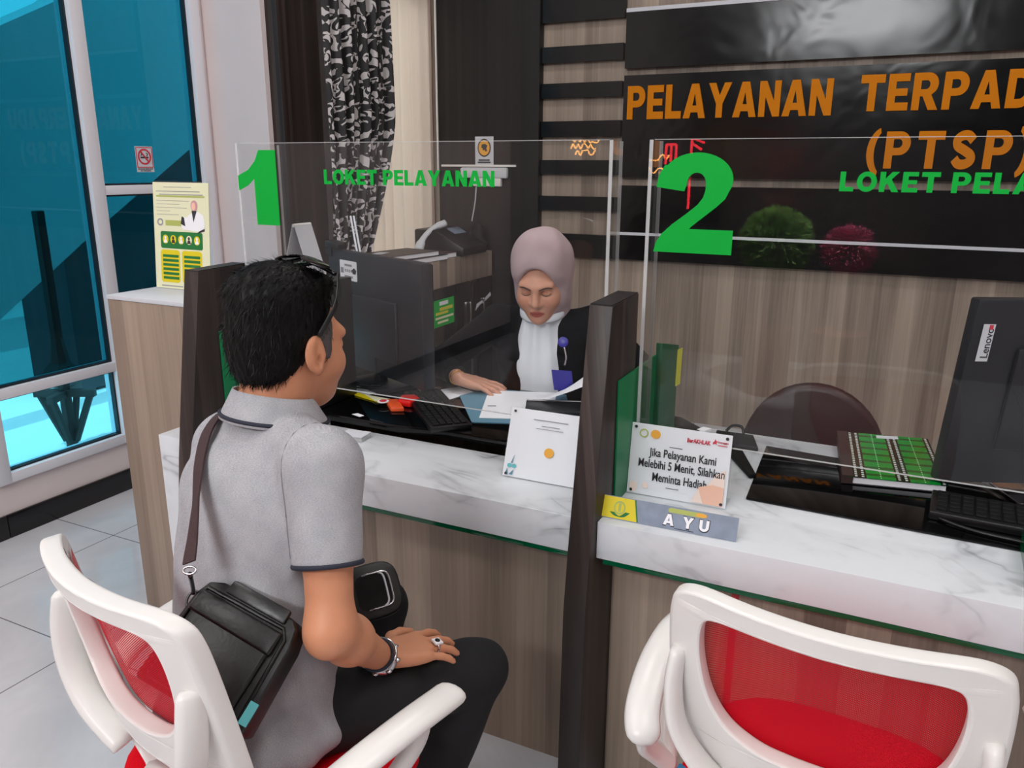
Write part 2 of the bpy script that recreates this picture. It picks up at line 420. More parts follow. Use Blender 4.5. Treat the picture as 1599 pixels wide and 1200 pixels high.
def arc_p(cx, cy, rx, ry, a0, a1, n=12): return circ(cx, cy, rx, ry, n, a0, a1) if a1 > a0 else circ(cx, cy, rx, ry, n, a1, a0)[::-1]
def stroke(pts, w):
    pts = catmull([(p[0],p[1],0) for p in pts], 5); L, R = [], []
    for i, p in enumerate(pts):
        t = (pts[min(i+1,len(pts)-1)]-pts[max(i-1,0)]).normalized(); n = V((-t.y,t.x,0))
        L.append((p+n*w)[:2]); R.append((p-n*w)[:2])
    return L+R[::-1]
_bowl = [(.27,.36),(.46,.36)]+arc_p(.48,.68,.37,.32,-90,90)[1:]+[(0,1)]
GLY = {'L': (.72,[[(0,0),(.72,0),(.72,.22),(.28,.22),(.28,1),(0,1)]]), 'E': (.76,[[(0,0),(.76,0),(.76,.22),(.28,.22),(.28,.40),(.70,.40),(.70,.60),(.28,.60),(.28,.79),(.75,.79),(.75,1),(0,1)]]),
 'P': (.85,[[(0,0),(.27,0)]+_bowl, [(.27,.56)]+[(.44,.56)]+arc_p(.45,.68,.12,.115,-90,90)[1:]+[(.27,.795)]]),
 'R': (.93,[[(0,0),(.27,0),(.27,.37),(.36,.37),(.60,0),(.93,0),(.66,.41)]+arc_p(.50,.69,.37,.31,-50,90)[1:]+[(0,1)], [(.27,.56),(.44,.56)]+arc_p(.46,.68,.12,.115,-90,90)[1:]+[(.27,.795)]]),
 'A': (1.0,[[(0,0),(.29,0),(.345,.17),(.655,.17),(.71,0),(1,0),(.66,1),(.34,1)], [(.41,.37),(.59,.37),(.5,.72)]]),
 'Y': (1.0,[[(.36,0),(.64,0),(.64,.40),(1,1),(.69,1),(.5,.64),(.31,1),(0,1),(.36,.40)]]),
 'N': (.88,[[(0,0),(.26,0),(.26,.56),(.6,0),(.88,0),(.88,1),(.62,1),(.62,.44),(.28,1),(0,1)]]),
 'T': (.88,[[(.3,0),(.58,0),(.58,.77),(.88,.77),(.88,1),(0,1),(0,.77),(.3,.77)]]),
 'D': (.92,[[(0,0),(.40,0)]+arc_p(.42,.5,.50,.5,-90,90)[1:]+[(0,1)], [(.27,.23),(.38,.23)]+arc_p(.40,.5,.24,.27,-90,90)[1:]+[(.27,.77)]]),
 'U': (.88,[[(0,1),(0,.40)]+arc_p(.44,.38,.44,.38,180,360)[1:]+[(.88,1),(.61,1),(.61,.38)]+arc_p(.44,.37,.17,.16,360,180)[1:]+[(.27,1)]]),
 'K': (.96,[[(0,0),(.27,0),(.27,.30),(.38,.43),(.62,0),(.96,0),(.57,.63),(.93,1),(.58,1),(.27,.66),(.27,1),(0,1)]]),
 'O': (1.0,[circ(.5,.5,.5,.51,32), circ(.5,.5,.23,.27,24)]),
 'S': (.82,[stroke([(.13,.27),(.27,.135),(.48,.125),(.66,.22),(.64,.36),(.42,.49),(.20,.60),(.16,.76),(.32,.87),(.52,.87),(.68,.74)], .128)]),
 '(': (.40,[arc_p(.62,.44,.62,.70,112,248)+[(.42,-.21)]+arc_p(.70,.44,.44,.64,246,114)[1:-1]+[(.42,1.09)]]),
 ')': (.40,[[(.40-x,z) for x, z in arc_p(.62,.44,.62,.70,112,248)+[(.42,-.21)]+arc_p(.70,.44,.44,.64,246,114)[1:-1]+[(.42,1.09)]]])}
def block(name, body, p, u, v, mat, parent, depth=.001, gap=.10, word=.42):
    """heavy block capitals; cap height fills v, the row fills u; one row is one part"""
    x = 0; loops = []
    for ch in body:
        if ch == ' ': x += word; continue
        w_, ls = GLY[ch]; loops += [[(q[0]+x, q[1]) for q in l] for l in ls]; x += w_+gap
    x -= gap; loops = [[(q[0]/x, q[1]) for q in l] for l in loops]
    return poly2d(name, loops, p, u, v, mat, parent, depth)
# ---------------------------------------------------------------- solid modelling for bodies (distance field -> surface nets)
class SDF:
    def __init__(s): s.ops = []
    def cap(s, a, b, ra, rb=None, k=.02, clip=None): s.ops.append(('c', np.array(a,float), np.array(b,float), ra, ra if rb is None else rb, k, clip)); return s
    def chain(s, pts, rs, k=.015, clip=None):
        for i in range(len(pts)-1): s.cap(pts[i], pts[i+1], rs[i], rs[i+1], k, clip)
        return s
    def ell(s, c, r, R=None, k=.02, sub=False, clip=None): s.ops.append(('s' if sub else 'e', np.array(c,float), np.array(r,float), np.eye(3) if R is None else np.array(R,float), 0, k, clip)); return s
    def mesh(s, h, name, mat, parent, warp=None, tint=None, smooth=1, cut=None):
        lo = np.full(3, 1e9); hi = -lo
        for o in s.ops:
            if o[0] == 's': continue
            if o[0] == 'c': a = np.minimum(o[1]-o[3], o[2]-o[4]); b = np.maximum(o[1]+o[3], o[2]+o[4])
            else: e = np.abs(o[3].T)@o[2]; a = o[1]-e; b = o[1]+e
            lo = np.minimum(lo, a); hi = np.maximum(hi, b)
        lo -= 4*h; hi += 4*h; dim = np.ceil((hi-lo)/h).astype(int)+1
        D = np.full(dim, .05, np.float32); ax = [lo[i]+h*np.arange(dim[i]) for i in range(3)]
        for o in s.ops:
            k = o[5]; mg = k+3*h
            if o[0] == 'c': a = np.minimum(o[1]-o[3], o[2]-o[4])-mg; b = np.maximum(o[1]+o[3], o[2]+o[4])+mg
            else: e = np.abs(o[3].T)@o[2]; a = o[1]-e-mg; b = o[1]+e+mg
            i0 = np.clip(np.floor((a-lo)/h).astype(int), 0, dim); i1 = np.clip(np.ceil((b-lo)/h).astype(int)+1, 0, dim)
            if (i1 <= i0).any(): continue
            X, Y, Z = np.meshgrid(*[ax[i][i0[i]:i1[i]] for i in range(3)], indexing='ij')
            P = np.stack([X,Y,Z], -1)
            if o[0] == 'c':
                ba = o[2]-o[1]; L = max(ba@ba, 1e-9); t = np.clip(((P-o[1])@ba)/L, 0, 1)
                d = np.linalg.norm(P-o[1]-t[...,None]*ba, axis=-1)-(o[3]+(o[4]-o[3])*t)
            else:
                q = (P-o[1])@o[3].T; k0 = np.linalg.norm(q/o[2], axis=-1); k1 = np.linalg.norm(q/o[2]**2, axis=-1)
                d = k0*(k0-1)/np.maximum(k1, 1e-6)
            if o[6] is not None:
                for pn, pp in o[6]: d = np.maximum(d, (P-np.array(pp))@np.array(pn))
            S = D[i0[0]:i1[0], i0[1]:i1[1], i0[2]:i1[2]]
            if o[0] == 's':
                hh = np.clip(.5-.5*(d+S)/k, 0, 1); S[...] = S*(1-hh)+(-d)*hh+k*hh*(1-hh)
            else:
                hh = np.clip(.5+.5*(S-d)/k, 0, 1); S[...] = S*(1-hh)+d*hh-k*hh*(1-hh)
        if cut:
            X, Y, Z = np.meshgrid(*ax, indexing='ij'); P = np.stack([X,Y,Z], -1)
            for pn, pp in cut: D = np.maximum(D, (P-np.array(pp))@np.array(pn))
        vs, fs = nets(D, lo, h)
        if warp is not None: vs = warp(vs)
        off = ORG.get(parent.name, V((0,0,0))) if parent else V((0,0,0))
        me = bpy.data.meshes.new(name); me.from_pydata((vs-np.array(off)).tolist(), [], fs.tolist())
        me.materials.append(MT[mat]); me.polygons.foreach_set('use_smooth', [True]*len(fs))
        if tint is not None:
            c = np.ones((len(vs),4), np.float32); c[:,:3] = tint(vs)
            at = me.color_attributes.new('tint', 'FLOAT_COLOR', 'POINT'); at.data.foreach_set('color', c.ravel())
        o = bpy.data.objects.new(name, me); COL.objects.link(o)
        if smooth:
            md = o.modifiers.new('s', 'SMOOTH'); md.iterations = smooth; md.factor = .5
        if parent: o.parent = parent; ORG[o.name] = off
        return o
def nets(D, lo, h):
    S = D < 0; nx, ny, nz = [n-1 for n in D.shape]
    cnt = np.zeros((nx,ny,nz), np.int16); acc = np.zeros((nx,ny,nz,3), np.float32)
    for axis in range(3):
        o1, o2 = [a for a in range(3) if a != axis]
        for d1 in (0,1):
            for d2 in (0,1):
                sl0 = [None]*3; sl1 = [None]*3
                for a_, d_ in ((o1,d1),(o2,d2)): n_ = (nx,ny,nz)[a_]; sl0[a_] = sl1[a_] = slice(d_, d_+n_)
                n_ = (nx,ny,nz)[axis]; sl0[axis] = slice(0,n_); sl1[axis] = slice(1,n_+1)
                A = D[tuple(sl0)]; Bv = D[tuple(sl1)]; m = (A < 0) != (Bv < 0)
                t = np.where(m, A/np.where(m, A-Bv, 1), 0); cnt += m
                acc[...,axis] += t; acc[...,o1] += m*d1; acc[...,o2] += m*d2
    act = cnt > 0; idx = np.full((nx,ny,nz), -1, np.int64); idx[act] = np.arange(act.sum())
    c = np.argwhere(act); vs = (c+acc[act]/cnt[act][:,None])*h+lo; F = []
    for axis in range(3):
        o1, o2 = [(1,2),(2,0),(0,1)][axis]
        s0 = [slice(1,None)]*3; s1 = [slice(1,None)]*3
        A = S.copy(); n_ = D.shape[axis]
        sa = [slice(None)]*3; sb = [slice(None)]*3; sa[axis] = slice(0,n_-1); sb[axis] = slice(1,n_)
        ch = S[tuple(sa)] != S[tuple(sb)]; ins = S[tuple(sa)]
        e = np.argwhere(ch); e = e[(e[:,o1] > 0)&(e[:,o2] > 0)&(e[:,o1] < (nx,ny,nz)[o1])&(e[:,o2] < (nx,ny,nz)[o2])]
        q = []
        for a_, b_ in ((0,0),(1,0),(1,1),(0,1)):
            g = e.copy(); g[:,o1] -= a_; g[:,o2] -= b_; q.append(idx[g[:,0],g[:,1],g[:,2]])
        q = np.stack(q, 1); fl = ~ins[e[:,0],e[:,1],e[:,2]]; q[fl] = q[fl][:,::-1]; F.append(q)
    F = np.concatenate(F); return vs, F[(F >= 0).all(1)]
def frame(f, upv=(0,0,1)):
    """rows: right, forward, up"""
    f = np.array(f,float); f /= np.linalg.norm(f); r = np.cross(f, upv); r /= np.linalg.norm(r); return np.array([r, f, np.cross(r, f)])
# ---------------------------------------------------------------- the setting
WX, CX, YB = -3.19, -2.82, 4.60        # window wall, inner wall behind the counters, back wall
struct(B().box(WX-.1,3,-3,YB+.1,-.1,0).build('floor', 'floor_tile'))
struct(B().box(WX-.15,3.1,-3.1,YB+.1,3.8,3.9).build('ceiling', 'ceiling_paint'))
b = B().box(WX-.12,WX,-3,1.78,0,3.8).box(WX-.12,WX,1.78,3.07,0,.232).box(WX-.12,WX,1.78,3.07,2.9,3.8)
b.box(WX-.12,WX,3.07,3.12,0,3.8).box(WX-.12,CX,3.1,3.22,0,3.8)
b.box(CX-.12,CX,3.22,3.62,0,3.8).box(CX-.12,CX,3.62,YB,0,.55).box(CX-.12,CX,3.62,YB,2.52,3.8).box(CX-.12,CX,4.56,YB,.55,2.52)
struct(b.build('wall_left', 'wall_paint'))
struct(B().box(CX-.1,3.1,YB,YB+.1,0,3.8).build('wall_back', 'wood_light'))
struct(B().box(3,3.1,-3,YB,0,3.8).build('wall_right', 'wall_paint'))
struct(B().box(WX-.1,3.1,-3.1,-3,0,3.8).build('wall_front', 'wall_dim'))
b = B(); y = -3.0
while y < 3.06:
    b.box(WX-.001,WX+.012,y,min(y+.597,3.07),0,.1); y += .6
b.box(WX,CX,3.088,3.101,0,.1)
struct(b.build('baseboard_left', 'black_tile', bevel=.001))
struct(B().box(CX-.01,CX+.07,3.13,3.42,0,3.8).build('trim_1', 'wood_dark'))
# street-side window: white aluminium frame, tinted panes
wf = struct(B().box(WX-.07,WX+.02,1.78,1.84,.232,2.9).box(WX-.07,WX+.02,2.38,2.442,.232,2.9).box(WX-.07,WX+.02,3.01,3.07,.232,2.9)
    .box(WX-.07,WX+.018,1.84,2.38,.232,.275).box(WX-.07,WX+.018,1.84,2.38,.58,.622).box(WX-.07,WX+.018,2.442,3.01,.232,.275)
    .box(WX-.07,WX+.018,2.442,3.01,1.36,1.4).box(WX-.07,WX+.02,1.84,3.01,2.86,2.9).build('window_1', 'aluminium_white', bevel=.002))
for y0, y1, z0, z1, mt in ((1.84,2.38,.622,2.86,'blue_glass'),(1.84,2.38,.275,.58,'blue_glass_sunlit'),(2.442,3.01,1.4,2.86,'blue_glass'),(2.442,3.01,.275,1.36,'blue_glass')):
    B().box(WX-.034,WX-.028,y0,y1,z0,z1).build('window_pane', mt, wf)
    g = .008
    B().box(WX-.03,WX-.005,y0,y1,z0,z0+g).box(WX-.03,WX-.005,y0,y1,z1-g,z1).box(WX-.03,WX-.005,y0,y0+g,z0+g,z1-g).box(WX-.03,WX-.005,y1-g,y1,z0+g,z1-g).build('gasket', 'gasket', wf)
w2 = struct(B().box(CX-.08,CX-.02,3.62,3.67,.55,2.52).box(CX-.08,CX-.02,4.51,4.56,.55,2.52).box(CX-.08,CX-.02,3.67,4.51,.55,.6).box(CX-.08,CX-.02,3.67,4.51,2.47,2.52).build('window_2', 'aluminium_white', bevel=.002))
B().box(CX-.055,CX-.05,3.67,4.51,.6,2.47).build('window_pane', 'clear_glass', w2)
struct(B().box(-1.95,.15,-2.999,-2.97,2.98,3.03).box(-1.95,.15,-2.999,-2.97,3.57,3.62).box(-1.95,-1.9,-2.999,-2.97,3.03,3.57).box(.1,.15,-2.999,-2.97,3.03,3.57).build('window_3', 'aluminium_white', bevel=.002))
# ceiling lamps
for i, (lx, ly) in enumerate(LAMPS):
    t = thing('ceiling_lamp', 'white square flush lamp on the ceiling above the service hall', 'lamp', (lx,ly,3.76), 0, 'square ceiling lamps')
    B().box(lx-.28,lx+.28,ly-.28,ly+.28,3.766,3.799).build('lamp_housing', 'white_plastic', t, bevel=.004)
# outside
struct(B().box(-12,WX-.12,-3,12,-.12,-.02).build('ground', 'outdoor_tile'))
struct(B().box(-9.3,-9.1,-3,12,-.02,2.5).build('wall_outside', 'outdoor_dark'))
b = B()
for i in range(9): b.box(-9.1,-9.04,-2+i*1.5,-.9+i*1.5,.0,.42)
struct(b.build('trim_2', 'outdoor_dark'))
struct(B().box(-8.0,-6.6,-3,12,3.2,3.35).build('shade_slab', 'outdoor_dark'))  # slab added overhead to shade the far ground
st = B().prism([(-4.6,.9,-.85),(-4.6,2.754,.628),(-4.6,3.413,1.066),(-4.6,6.0,2.68),(-4.6,6.0,4.4),(-4.6,3.387,2.405),(-4.6,3.019,2.217),(-4.6,.9,1.12)], (-.22,0,0))
struct(st.build('staircase', 'stair_concrete'))
struct(B().box(-5.4,-4.9,3.4,6.2,0,1.9).build('shade_block_outside', 'outdoor_dark'))  # added dark block, stands in for the shade beyond the stair
t = thing('post_stand', 'dark timber post on a braced cross foot outside behind the blue glass', 'post stand', (-4.0,2.5,-.02))
px_, py_ = -3.98, 2.66
B().obox((px_,py_,.62), (.022,0,0), (0,.022,0), (0,0,.64)).build('post', 'timber', t, bevel=.004)
for q in (0, math.pi/2):
    d = V((math.cos(q+.5), math.sin(q+.5), 0))
    B().obox(V((px_,py_,.30)), d*.16, d.cross(V((0,0,1)))*.018, V((0,0,.02))).build('cross_beam', 'timber', t, bevel=.003)
    for s in (-1,1): B().tube([V((px_,py_,.03))+d*(s*.025), V((px_,py_,.285))+d*(s*.13)], .019, 6).build('brace', 'timber', t)
B().lathe([(.09,.42),(.05,.47),(.03,.6)], (px_,py_,0), 8).build('collar', 'timber', t)
# back wall panelling, coordinates read off the image, then scaled about the camera position
K = .88462
def bk(x, y, z): return V((x*K, y*K, .17307+z*K))
def bbox(x0, x1, y0, y1, z0, z1): p, q = bk(x0,y0,z0), bk(x1,y1,z1); return (p.x,q.x,p.y,q.y,p.z,q.z)
t = thing('wall_cladding', 'dark wood-grain wall panel between the curtained window and the black niche', 'wall panel', bk(-2.8,5.19,0))
x0,x1,y0,y1,_,_ = bbox(-3.124,-2.485,5.16,5.199,0,1)
B().box(x0+.005,x1,y0,y1-.001,0,2.99).build('panel', 'wood_black', t)
p = bk(-3.128,5.155,1.46)
B().box(p.x,p.x+.010,y0-.008,y0,p.z-.03,2.99).build('white_edge_strip', 'white_plastic', t)
p, q = bk(-3.09,5.1,1.478), bk(-2.49,5.1,1.492)
B().box(p.x,q.x,y0-.012,y0-.001,p.z,q.z).build('white_ledge', 'white_plastic', t)
t = thing('niche_column', 'black gloss column of mirror bands over wood strips beside the big sign', 'wall panel', bk(-2.0,5.19,0))
x0,x1,y0,y1,_,_ = bbox(-2.485,-2.317,5.13,5.199,0,1); xr = bk(-1.749,5,0).x
B().box(x0+.001,x1,y0,y1-.001,0,2.99).build('stile', 'wood_black', t)
zs = [2.382,2.235,2.137,2.01,1.918,1.773,1.674,1.525,1.433,1.289,1.195,1.039,.88]
zz = [(.17307+z*K) for z in zs]
for a, c in ((2.99,zz[0]),(zz[1],zz[2]),(zz[3],zz[4]),(zz[5],zz[6]),(zz[7],zz[8]),(zz[9],zz[10]),(zz[11],zz[12])):
    B().box(x1,xr-.001,y0+.02,y1-.001,c,a).build('mirror_band', 'sign_gloss', t)
# big sign
t = thing('sign_board', 'black gloss sign wall with orange service lettering behind counter two', 'sign', bk(0,5.19,0))
x0,_,y0,y1,_,_ = bbox(-1.735,1,5.145,5.199,0,1)
for za, zb in ((2.404,2.081),(2.039,1.416),(1.366,.888)):
    za, zb = [(.17307+z*K) for z in (za,zb)]
    B().box(x0,2.9,y0,y1-.001,zb,za).build('gloss_panel', 'sign_gloss', t)
z = (.17307+2.41*K); B().box(x0,2.9,y0-.004,y0+.03,z-.004,z+.016).build('top_strip', 'paper_grey', t)
z = (.17307+1.058*K); B().box(x0,2.9,y0-.008,y0-.001,z-.008,z+.008).build('metal_strip', 'paper_grey', t)
def sgn(body, xa, xb, za, zb, gap=.10):
    a = bk(xa,5.135,za); return block('lettering', body, (a.x,y0-.001,a.z), ((xb-xa)*K,0,0), (0,0,(zb-za)*K), 'orange_letter', t, .008, gap)
sgn('PELAYANAN', -1.705,-.487, 1.774,1.974); sgn('TERPADU', -.343,.64, 1.792,1.985, .13)
sgn('(PTSP)', -.275,.53, 1.482,1.682, .24)
# ---------------------------------------------------------------- counters and dividers
DY = [(1.445,0),(1.46,.55),(1.48,.70),(1.568,1.215)]
def divider(x0, x1, label, dy=0):
    t = thing('divider_panel', label, 'divider', (x0,1.5+dy,0), 0, None)
    pts = [(x0,y+dy,z) for y, z in DY]+[(x0,1.745+dy,1.218),(x0,1.745+dy,0)]
    B().prism(pts, (x1-x0,0,0)).build('panel', 'wood_dark', t, bevel=.0015)
    B().obox(((x0+x1)/2,(1.568+1.745)/2+dy,1.2178), ((x1-x0)/2-.002,0,0), (0,.0875,.0015), (0,0,.0012)).build('top_edge', 'wood_black', t)
    return t
divider(-1.762,-1.71, 'dark wood divider at the left end of counter one')
divider(-.586,-.534, 'dark wood divider between counter one and counter two')
def counter(x0, x1, yb, label, ge):
    t = thing('service_counter', label, 'counter', ((x0+x1)/2,1.6,0))
    B().box(x0,x1,1.634,1.66,0,.66).build('front_panel', 'wood_light', t)
    B().box(x0,x1,1.515,yb,.664,.75).build('marble_top', 'marble', t, bevel=.0015)
    B().box(x0+ge,x1,1.52,1.66,.650,.6635).build('glass_strip', 'green_glass', t, bevel=.001)
    return t
c1 = counter(-1.709,-.587,1.79, 'marble-topped counter one with wood front and green glass edge, where the man sits', 0)
c2 = counter(-.533,1.6,2.27, 'marble-topped counter two with wood front and green glass edge, right of divider', .014)
for cx_, cy_, cp_ in ((-.5,2.2,c2),(1.5,2.2,c2),(-1.709,1.79,c1),(-.606,1.79,c1)): B().box(cx_,cx_+.019,1.661,cy_,0,.66).build('side_panel', 'wood_dark', cp_)
tag(B().box(-1.857,-1.7625,1.50,1.95,0,.75).build('counter_end', 'marble', bevel=.0015), 'white marble block closing the counter, left of the left divider', 'counter end')
for x, lab in ((-1.709,'green board on the left side of booth one, beside the man'),(-.5335,'green board on the left side of booth two, behind the name plate')):
    tag(B().box(x,x+.005,1.617 if x > -1 else 1.617,1.90,.7515,1.043).build('side_board', 'green_panel', bevel=.001), lab, 'board')
t = thing('file_board', 'taller dark green board with a yellow note, behind the green board of booth two', 'board', (-.51,1.96,.75))
B().prism([(-.532,1.905,.7515),(-.532,2.07,.7515),(-.532,2.07,1.035),(-.532,1.905,1.072)], (.016,0,0)).build('board', 'green_dark', t, bevel=.0015)
B().prism([(-.5155,2.05,.925),(-.5155,2.10,.92),(-.5155,2.105,1.02),(-.5155,2.055,1.025)], (.0012,0,0)).build('sticky_note', 'lime', t)
# cabinet left of the counter and the poster on it
t = thing('wood_cabinet', 'light wood cabinet between the blue window and the counter', 'cabinet', (-2.06,1.9,0))
B().box(-2.25,-1.859,1.69,2.10,0,1.082).build('body', 'wood_cabinet', t, bevel=.001)
B().box(-2.252,-1.857,1.688,2.102,1.083,1.096).build('top', 'paper_grey', t, bevel=.001)
py = 1.87
t = thing('poster_stand', 'cream table poster in a clear holder on the light wood cabinet', 'poster', (-2.09,py,1.097))
A = V((-2.236,py,1.098)); Uu = V((.245,0,0)); Vv = V((.012,.02,.340)); nn = Uu.cross(Vv).normalized()
B().obox(A+Uu*.5+Vv*.5, Uu*.5, Vv*.5, nn*.0015).build('poster_sheet', 'cream', t)
B().obox(A+Uu*.5+Vv*.5-nn*.004, Uu*.51, Vv*.512, nn*.0012).build('acrylic_back', 'acrylic_small', t)
B().obox(A+Uu*.5+V((0,.05,.0022)), Uu*.5, V((0,.05,0)), V((0,0,.002))).build('foot', 'acrylic_small', t)
def P(loops, mat, nm='print', d=.0007): return poly2d(nm, loops, A+nn*.0016, Uu, Vv, mat, t, d)
P([rect(.12,.885,.9,.893)], 'ink_grey'); P([rect(.06,.90-.035,.93,.90-.02)], 'olive_line', 'heading')
P([rect(.06,.915,.85,.921),rect(.2,.955,.7,.959)], 'ink_grey', 'small_print')
P([rect(.06,.83-i*.032,.06+l,.833-i*.032) for i, l in enumerate((.6,.42,.55,.25,.4))], 'ink_grey', 'small_print')
P([circ(.12,.63,.055,.035),circ(.12,.63,.035,.02)], 'ink_grey', 'emblem'); P([rect(.22,.60,.5,.65)], 'olive_line', 'text_block')
P([[(.53,.57),(.9,.55),(.93,.62),(.9,.70),(.80,.74),(.74,.745),(.66,.71),(.6,.68),(.53,.69),(.5,.62)]], 'ink_white', 'figure_jacket')
P([circ(.745,.79,.06,.05)], 'pink_paper', 'figure_scarf', .0009); P([circ(.735,.785,.035,.036)], 'peach', 'figure_face', .0012)
P([[(.70,.745),(.79,.745),(.73,.64)]], 'ink', 'figure_collar', .0012); P([[(.5,.62),(.58,.60),(.56,.68),(.52,.69)]], 'ink', 'figure_cuff', .0012); P([[(.78,.535),(.92,.56),(.92,.585),(.83,.56)]], 'ink', 'figure_cuff', .0012)
P([rrect(.12,.385,.88,.545,.03,.02)], 'leaf_green', 'green_panel')
for i in range(5): P([circ(.21+i*.143,.47,.052,.042)], 'yellow' if i != 3 else 'cream', 'portrait_disc', .0012); P([circ(.21+i*.143,.485,.018,.016),[(.175+i*.143,.437),(.245+i*.143,.437),(.23+i*.143,.468),(.19+i*.143,.468)]], 'ink_white' if i%2 == 0 else 'book_brown', 'portrait', .0016)
P([rrect(.11,.06,.46,.37,.05,.03),rrect(.50,.06,.86,.37,.05,.03)], 'yellow', 'yellow_list')
P([rect(.15+.39*c,.30-i*.042,.44+.39*c,.325-i*.042) for i in range(6) for c in (0,1)], 'leaf_green', 'list_line', .0012)
P([rect(.11,.02,.5,.03)], 'ink_grey', 'small_print')
# no-smoking sticker on the blue glass
t = thing('no_smoking_sticker', 'small white no-smoking sticker on the blue window glass', 'sticker', (WX-.027,2.70,1.51))
A = V((WX-.0275,2.655,1.455)); Uu = V((0,.095,0)); Vv = V((0,0,.115))
poly2d('backing', [rect(0,0,1,1)], A, Uu, Vv, 'paper_grey', t, .0006)
A = A+V((.0007,0,0))
poly2d('red_border', [rect(.03,.18,.97,.97),rect(.07,.21,.93,.94)], A, Uu, Vv, 'ink_red', t)
poly2d('ban_ring', [circ(.5,.6,.38,.31),circ(.5,.6,.30,.245)], A, Uu, Vv, 'ink_red', t, .0012)
poly2d('cigarette', [rect(.27,.54,.72,.60),[(.66,.62),(.72,.72),(.60,.76),(.62,.73),(.67,.71),(.62,.63)],[(.30,.63),(.40,.70),(.32,.76),(.30,.73),(.35,.70),(.27,.64)]], A, Uu, Vv, 'ink', t, .0012)
poly2d('ban_bar', [[(.26,.80),(.31,.84),(.76,.41),(.71,.36)]], A, Uu, Vv, 'ink_red', t, .0015)
text('lettering', 'DILARANG MEROKOK', A+Uu*.06+Vv*.10, Uu*.88, Vv*.05, 'ink', t, .03); text('lettering', 'NO SMOKING', A+Uu*.2+Vv*.03, Uu*.6, Vv*.045, 'ink', t, .03)
# ---------------------------------------------------------------- acrylic screens with green numbering
DIG1 = [[(.0,.66),(.28,.74),(.47,.86),(.58,1.0),(1.0,1.0),(1.0,0),(.42,0),(.42,.62),(.25,.53),(0,.46)]]
def two():
    o = []
    o += [(.0,.66),(.03,.78),(.10,.88)]+circ(.50,.735,.44,.265,18,148,-25)
    o += [(.86,.55),(.76,.47),(.60,.36),(.47,.27),(.44,.245),(.98,.245),(.98,0),(0,0),(.03,.10),(.10,.19),(.22,.285),(.40,.40),(.53,.49),(.59,.56),(.615,.63)]
    o += circ(.50,.70,.115,.105,10,0,180)+[(.355,.62)]
    return [o]
YS, KS = 1.735, 1.10159        # screen plane; scale about the camera position for image-derived screen coordinates
def zs_(z): return z*KS-.15239
def screen(x0, x1, dy0, dy1, z0, zl, zr, label):
    t = thing('acrylic_screen', label, 'screen', ((x0+x1)/2,YS,z0)); th = .008; e = .0012; y = YS; zt_ = zs_(1.546)
    B().box(x0,x1,y,y+th,z0,zt_).build('sheet', 'acrylic', t)
    B().box(x0+.01,x1-.01,y+.001,y+th-.001,zt_,zt_+e).build('top_edge', 'acrylic_edge', t)
    B().box(x0+.01,x1-.01,y+.001,y+th-.001,z0-e,z0).build('bottom_edge', 'acrylic_edge', t)
    for x, d, z in ((x0,dy0,zl),(x1-th,dy1,zr)):
        if not d: continue
        B().box(x,x+th,y+th+.001,y+d,z,zt_-.001).build('side_return', 'acrylic', t)
        B().box(x,x+th,y-.0012,y-.0002,z0,zt_).build('front_edge', 'acrylic_edge', t)
        B().box(x,x+th,y+d,y+d+.0012,z,zt_-.001).build('rear_edge', 'acrylic_edge', t)
    return t, y-.0015
sA, sx = V((1,0,0))*KS, V((0,0,1))*KS
s1, sy = screen(-1.7035, -.604, .165, .066, .886, 1.05, .886, 'clear acrylic screen with green number 1, over counter one')
poly2d('digit', DIG1, (-1.543*KS,sy,zs_(1.348)), sA*.126, sx*.182, 'green_letter', s1, .001)
block('lettering', 'LOKET PELAYANAN', (-1.271*KS,sy,zs_(1.451)), sA*.458, sx*.034, 'green_letter', s1)
s2, sy = screen(-.522, 1.6, .074, 0, .886, .886, .886, 'clear acrylic screen with green number 2, over counter two')
poly2d('digit', two(), (-.456*KS,sy,zs_(1.332)), sA*.157, sx*.19, 'green_letter', s2, .001)
block('lettering', 'LOKET PELAYANAN', (-.122*KS,sy,zs_(1.455)), sA*.475, sx*.034, 'green_letter', s2, .001, .14)
for cx_ in (1.56,): B().box(cx_,cx_+.03,YS-.012,YS+.02,.7515,.8845).build('screen_foot', 'acrylic_edge', s2)
# ---------------------------------------------------------------- curtains at the inner window
t = thing('damask_curtain', 'black and white scroll-patterned curtain gathered at the left of the window', 'curtain', (CX+.1,3.8,0))
def cur(u, v):
    z = 2.62-v*2.0; wdt = .56 if z > 1.75 else .56-.30*min(1, (1.75-z)/.75)**1.3
    y = 3.42+u*wdt; return V((CX+.110+.028*math.sin(u*2*math.pi*7.5)+.012*math.sin(u*31+z*2), y, z))
b = B(); b.grid(cur, 150, 40, 0, True); b.uv = [(i/150*.9, j/40*2.0) for i in range(151) for j in range(41)]
b.build('drape', 'damask', t, smooth=True)
t = thing('sheer_curtain', 'cream sheer curtain hanging right of the patterned one', 'curtain', (CX+.04,4.3,0))
B().grid(lambda u, v: V((CX+.038+.020*math.sin(u*2*math.pi*8+.6*math.sin(u*17))*(.7+.3*v), 3.70+u*.85, 2.56-v*1.75)), 140, 10).build('drape', 'sheer', t, smooth=True)
t = thing('curtain_rail', 'pale curtain rail on the wall above the cream sheer curtain', 'curtain rail', (CX+.05,4,2.62))
B().box(CX+.002,CX+.05,3.45,4.57,2.64,2.68).build('rail', 'white_plastic', t, bevel=.003)
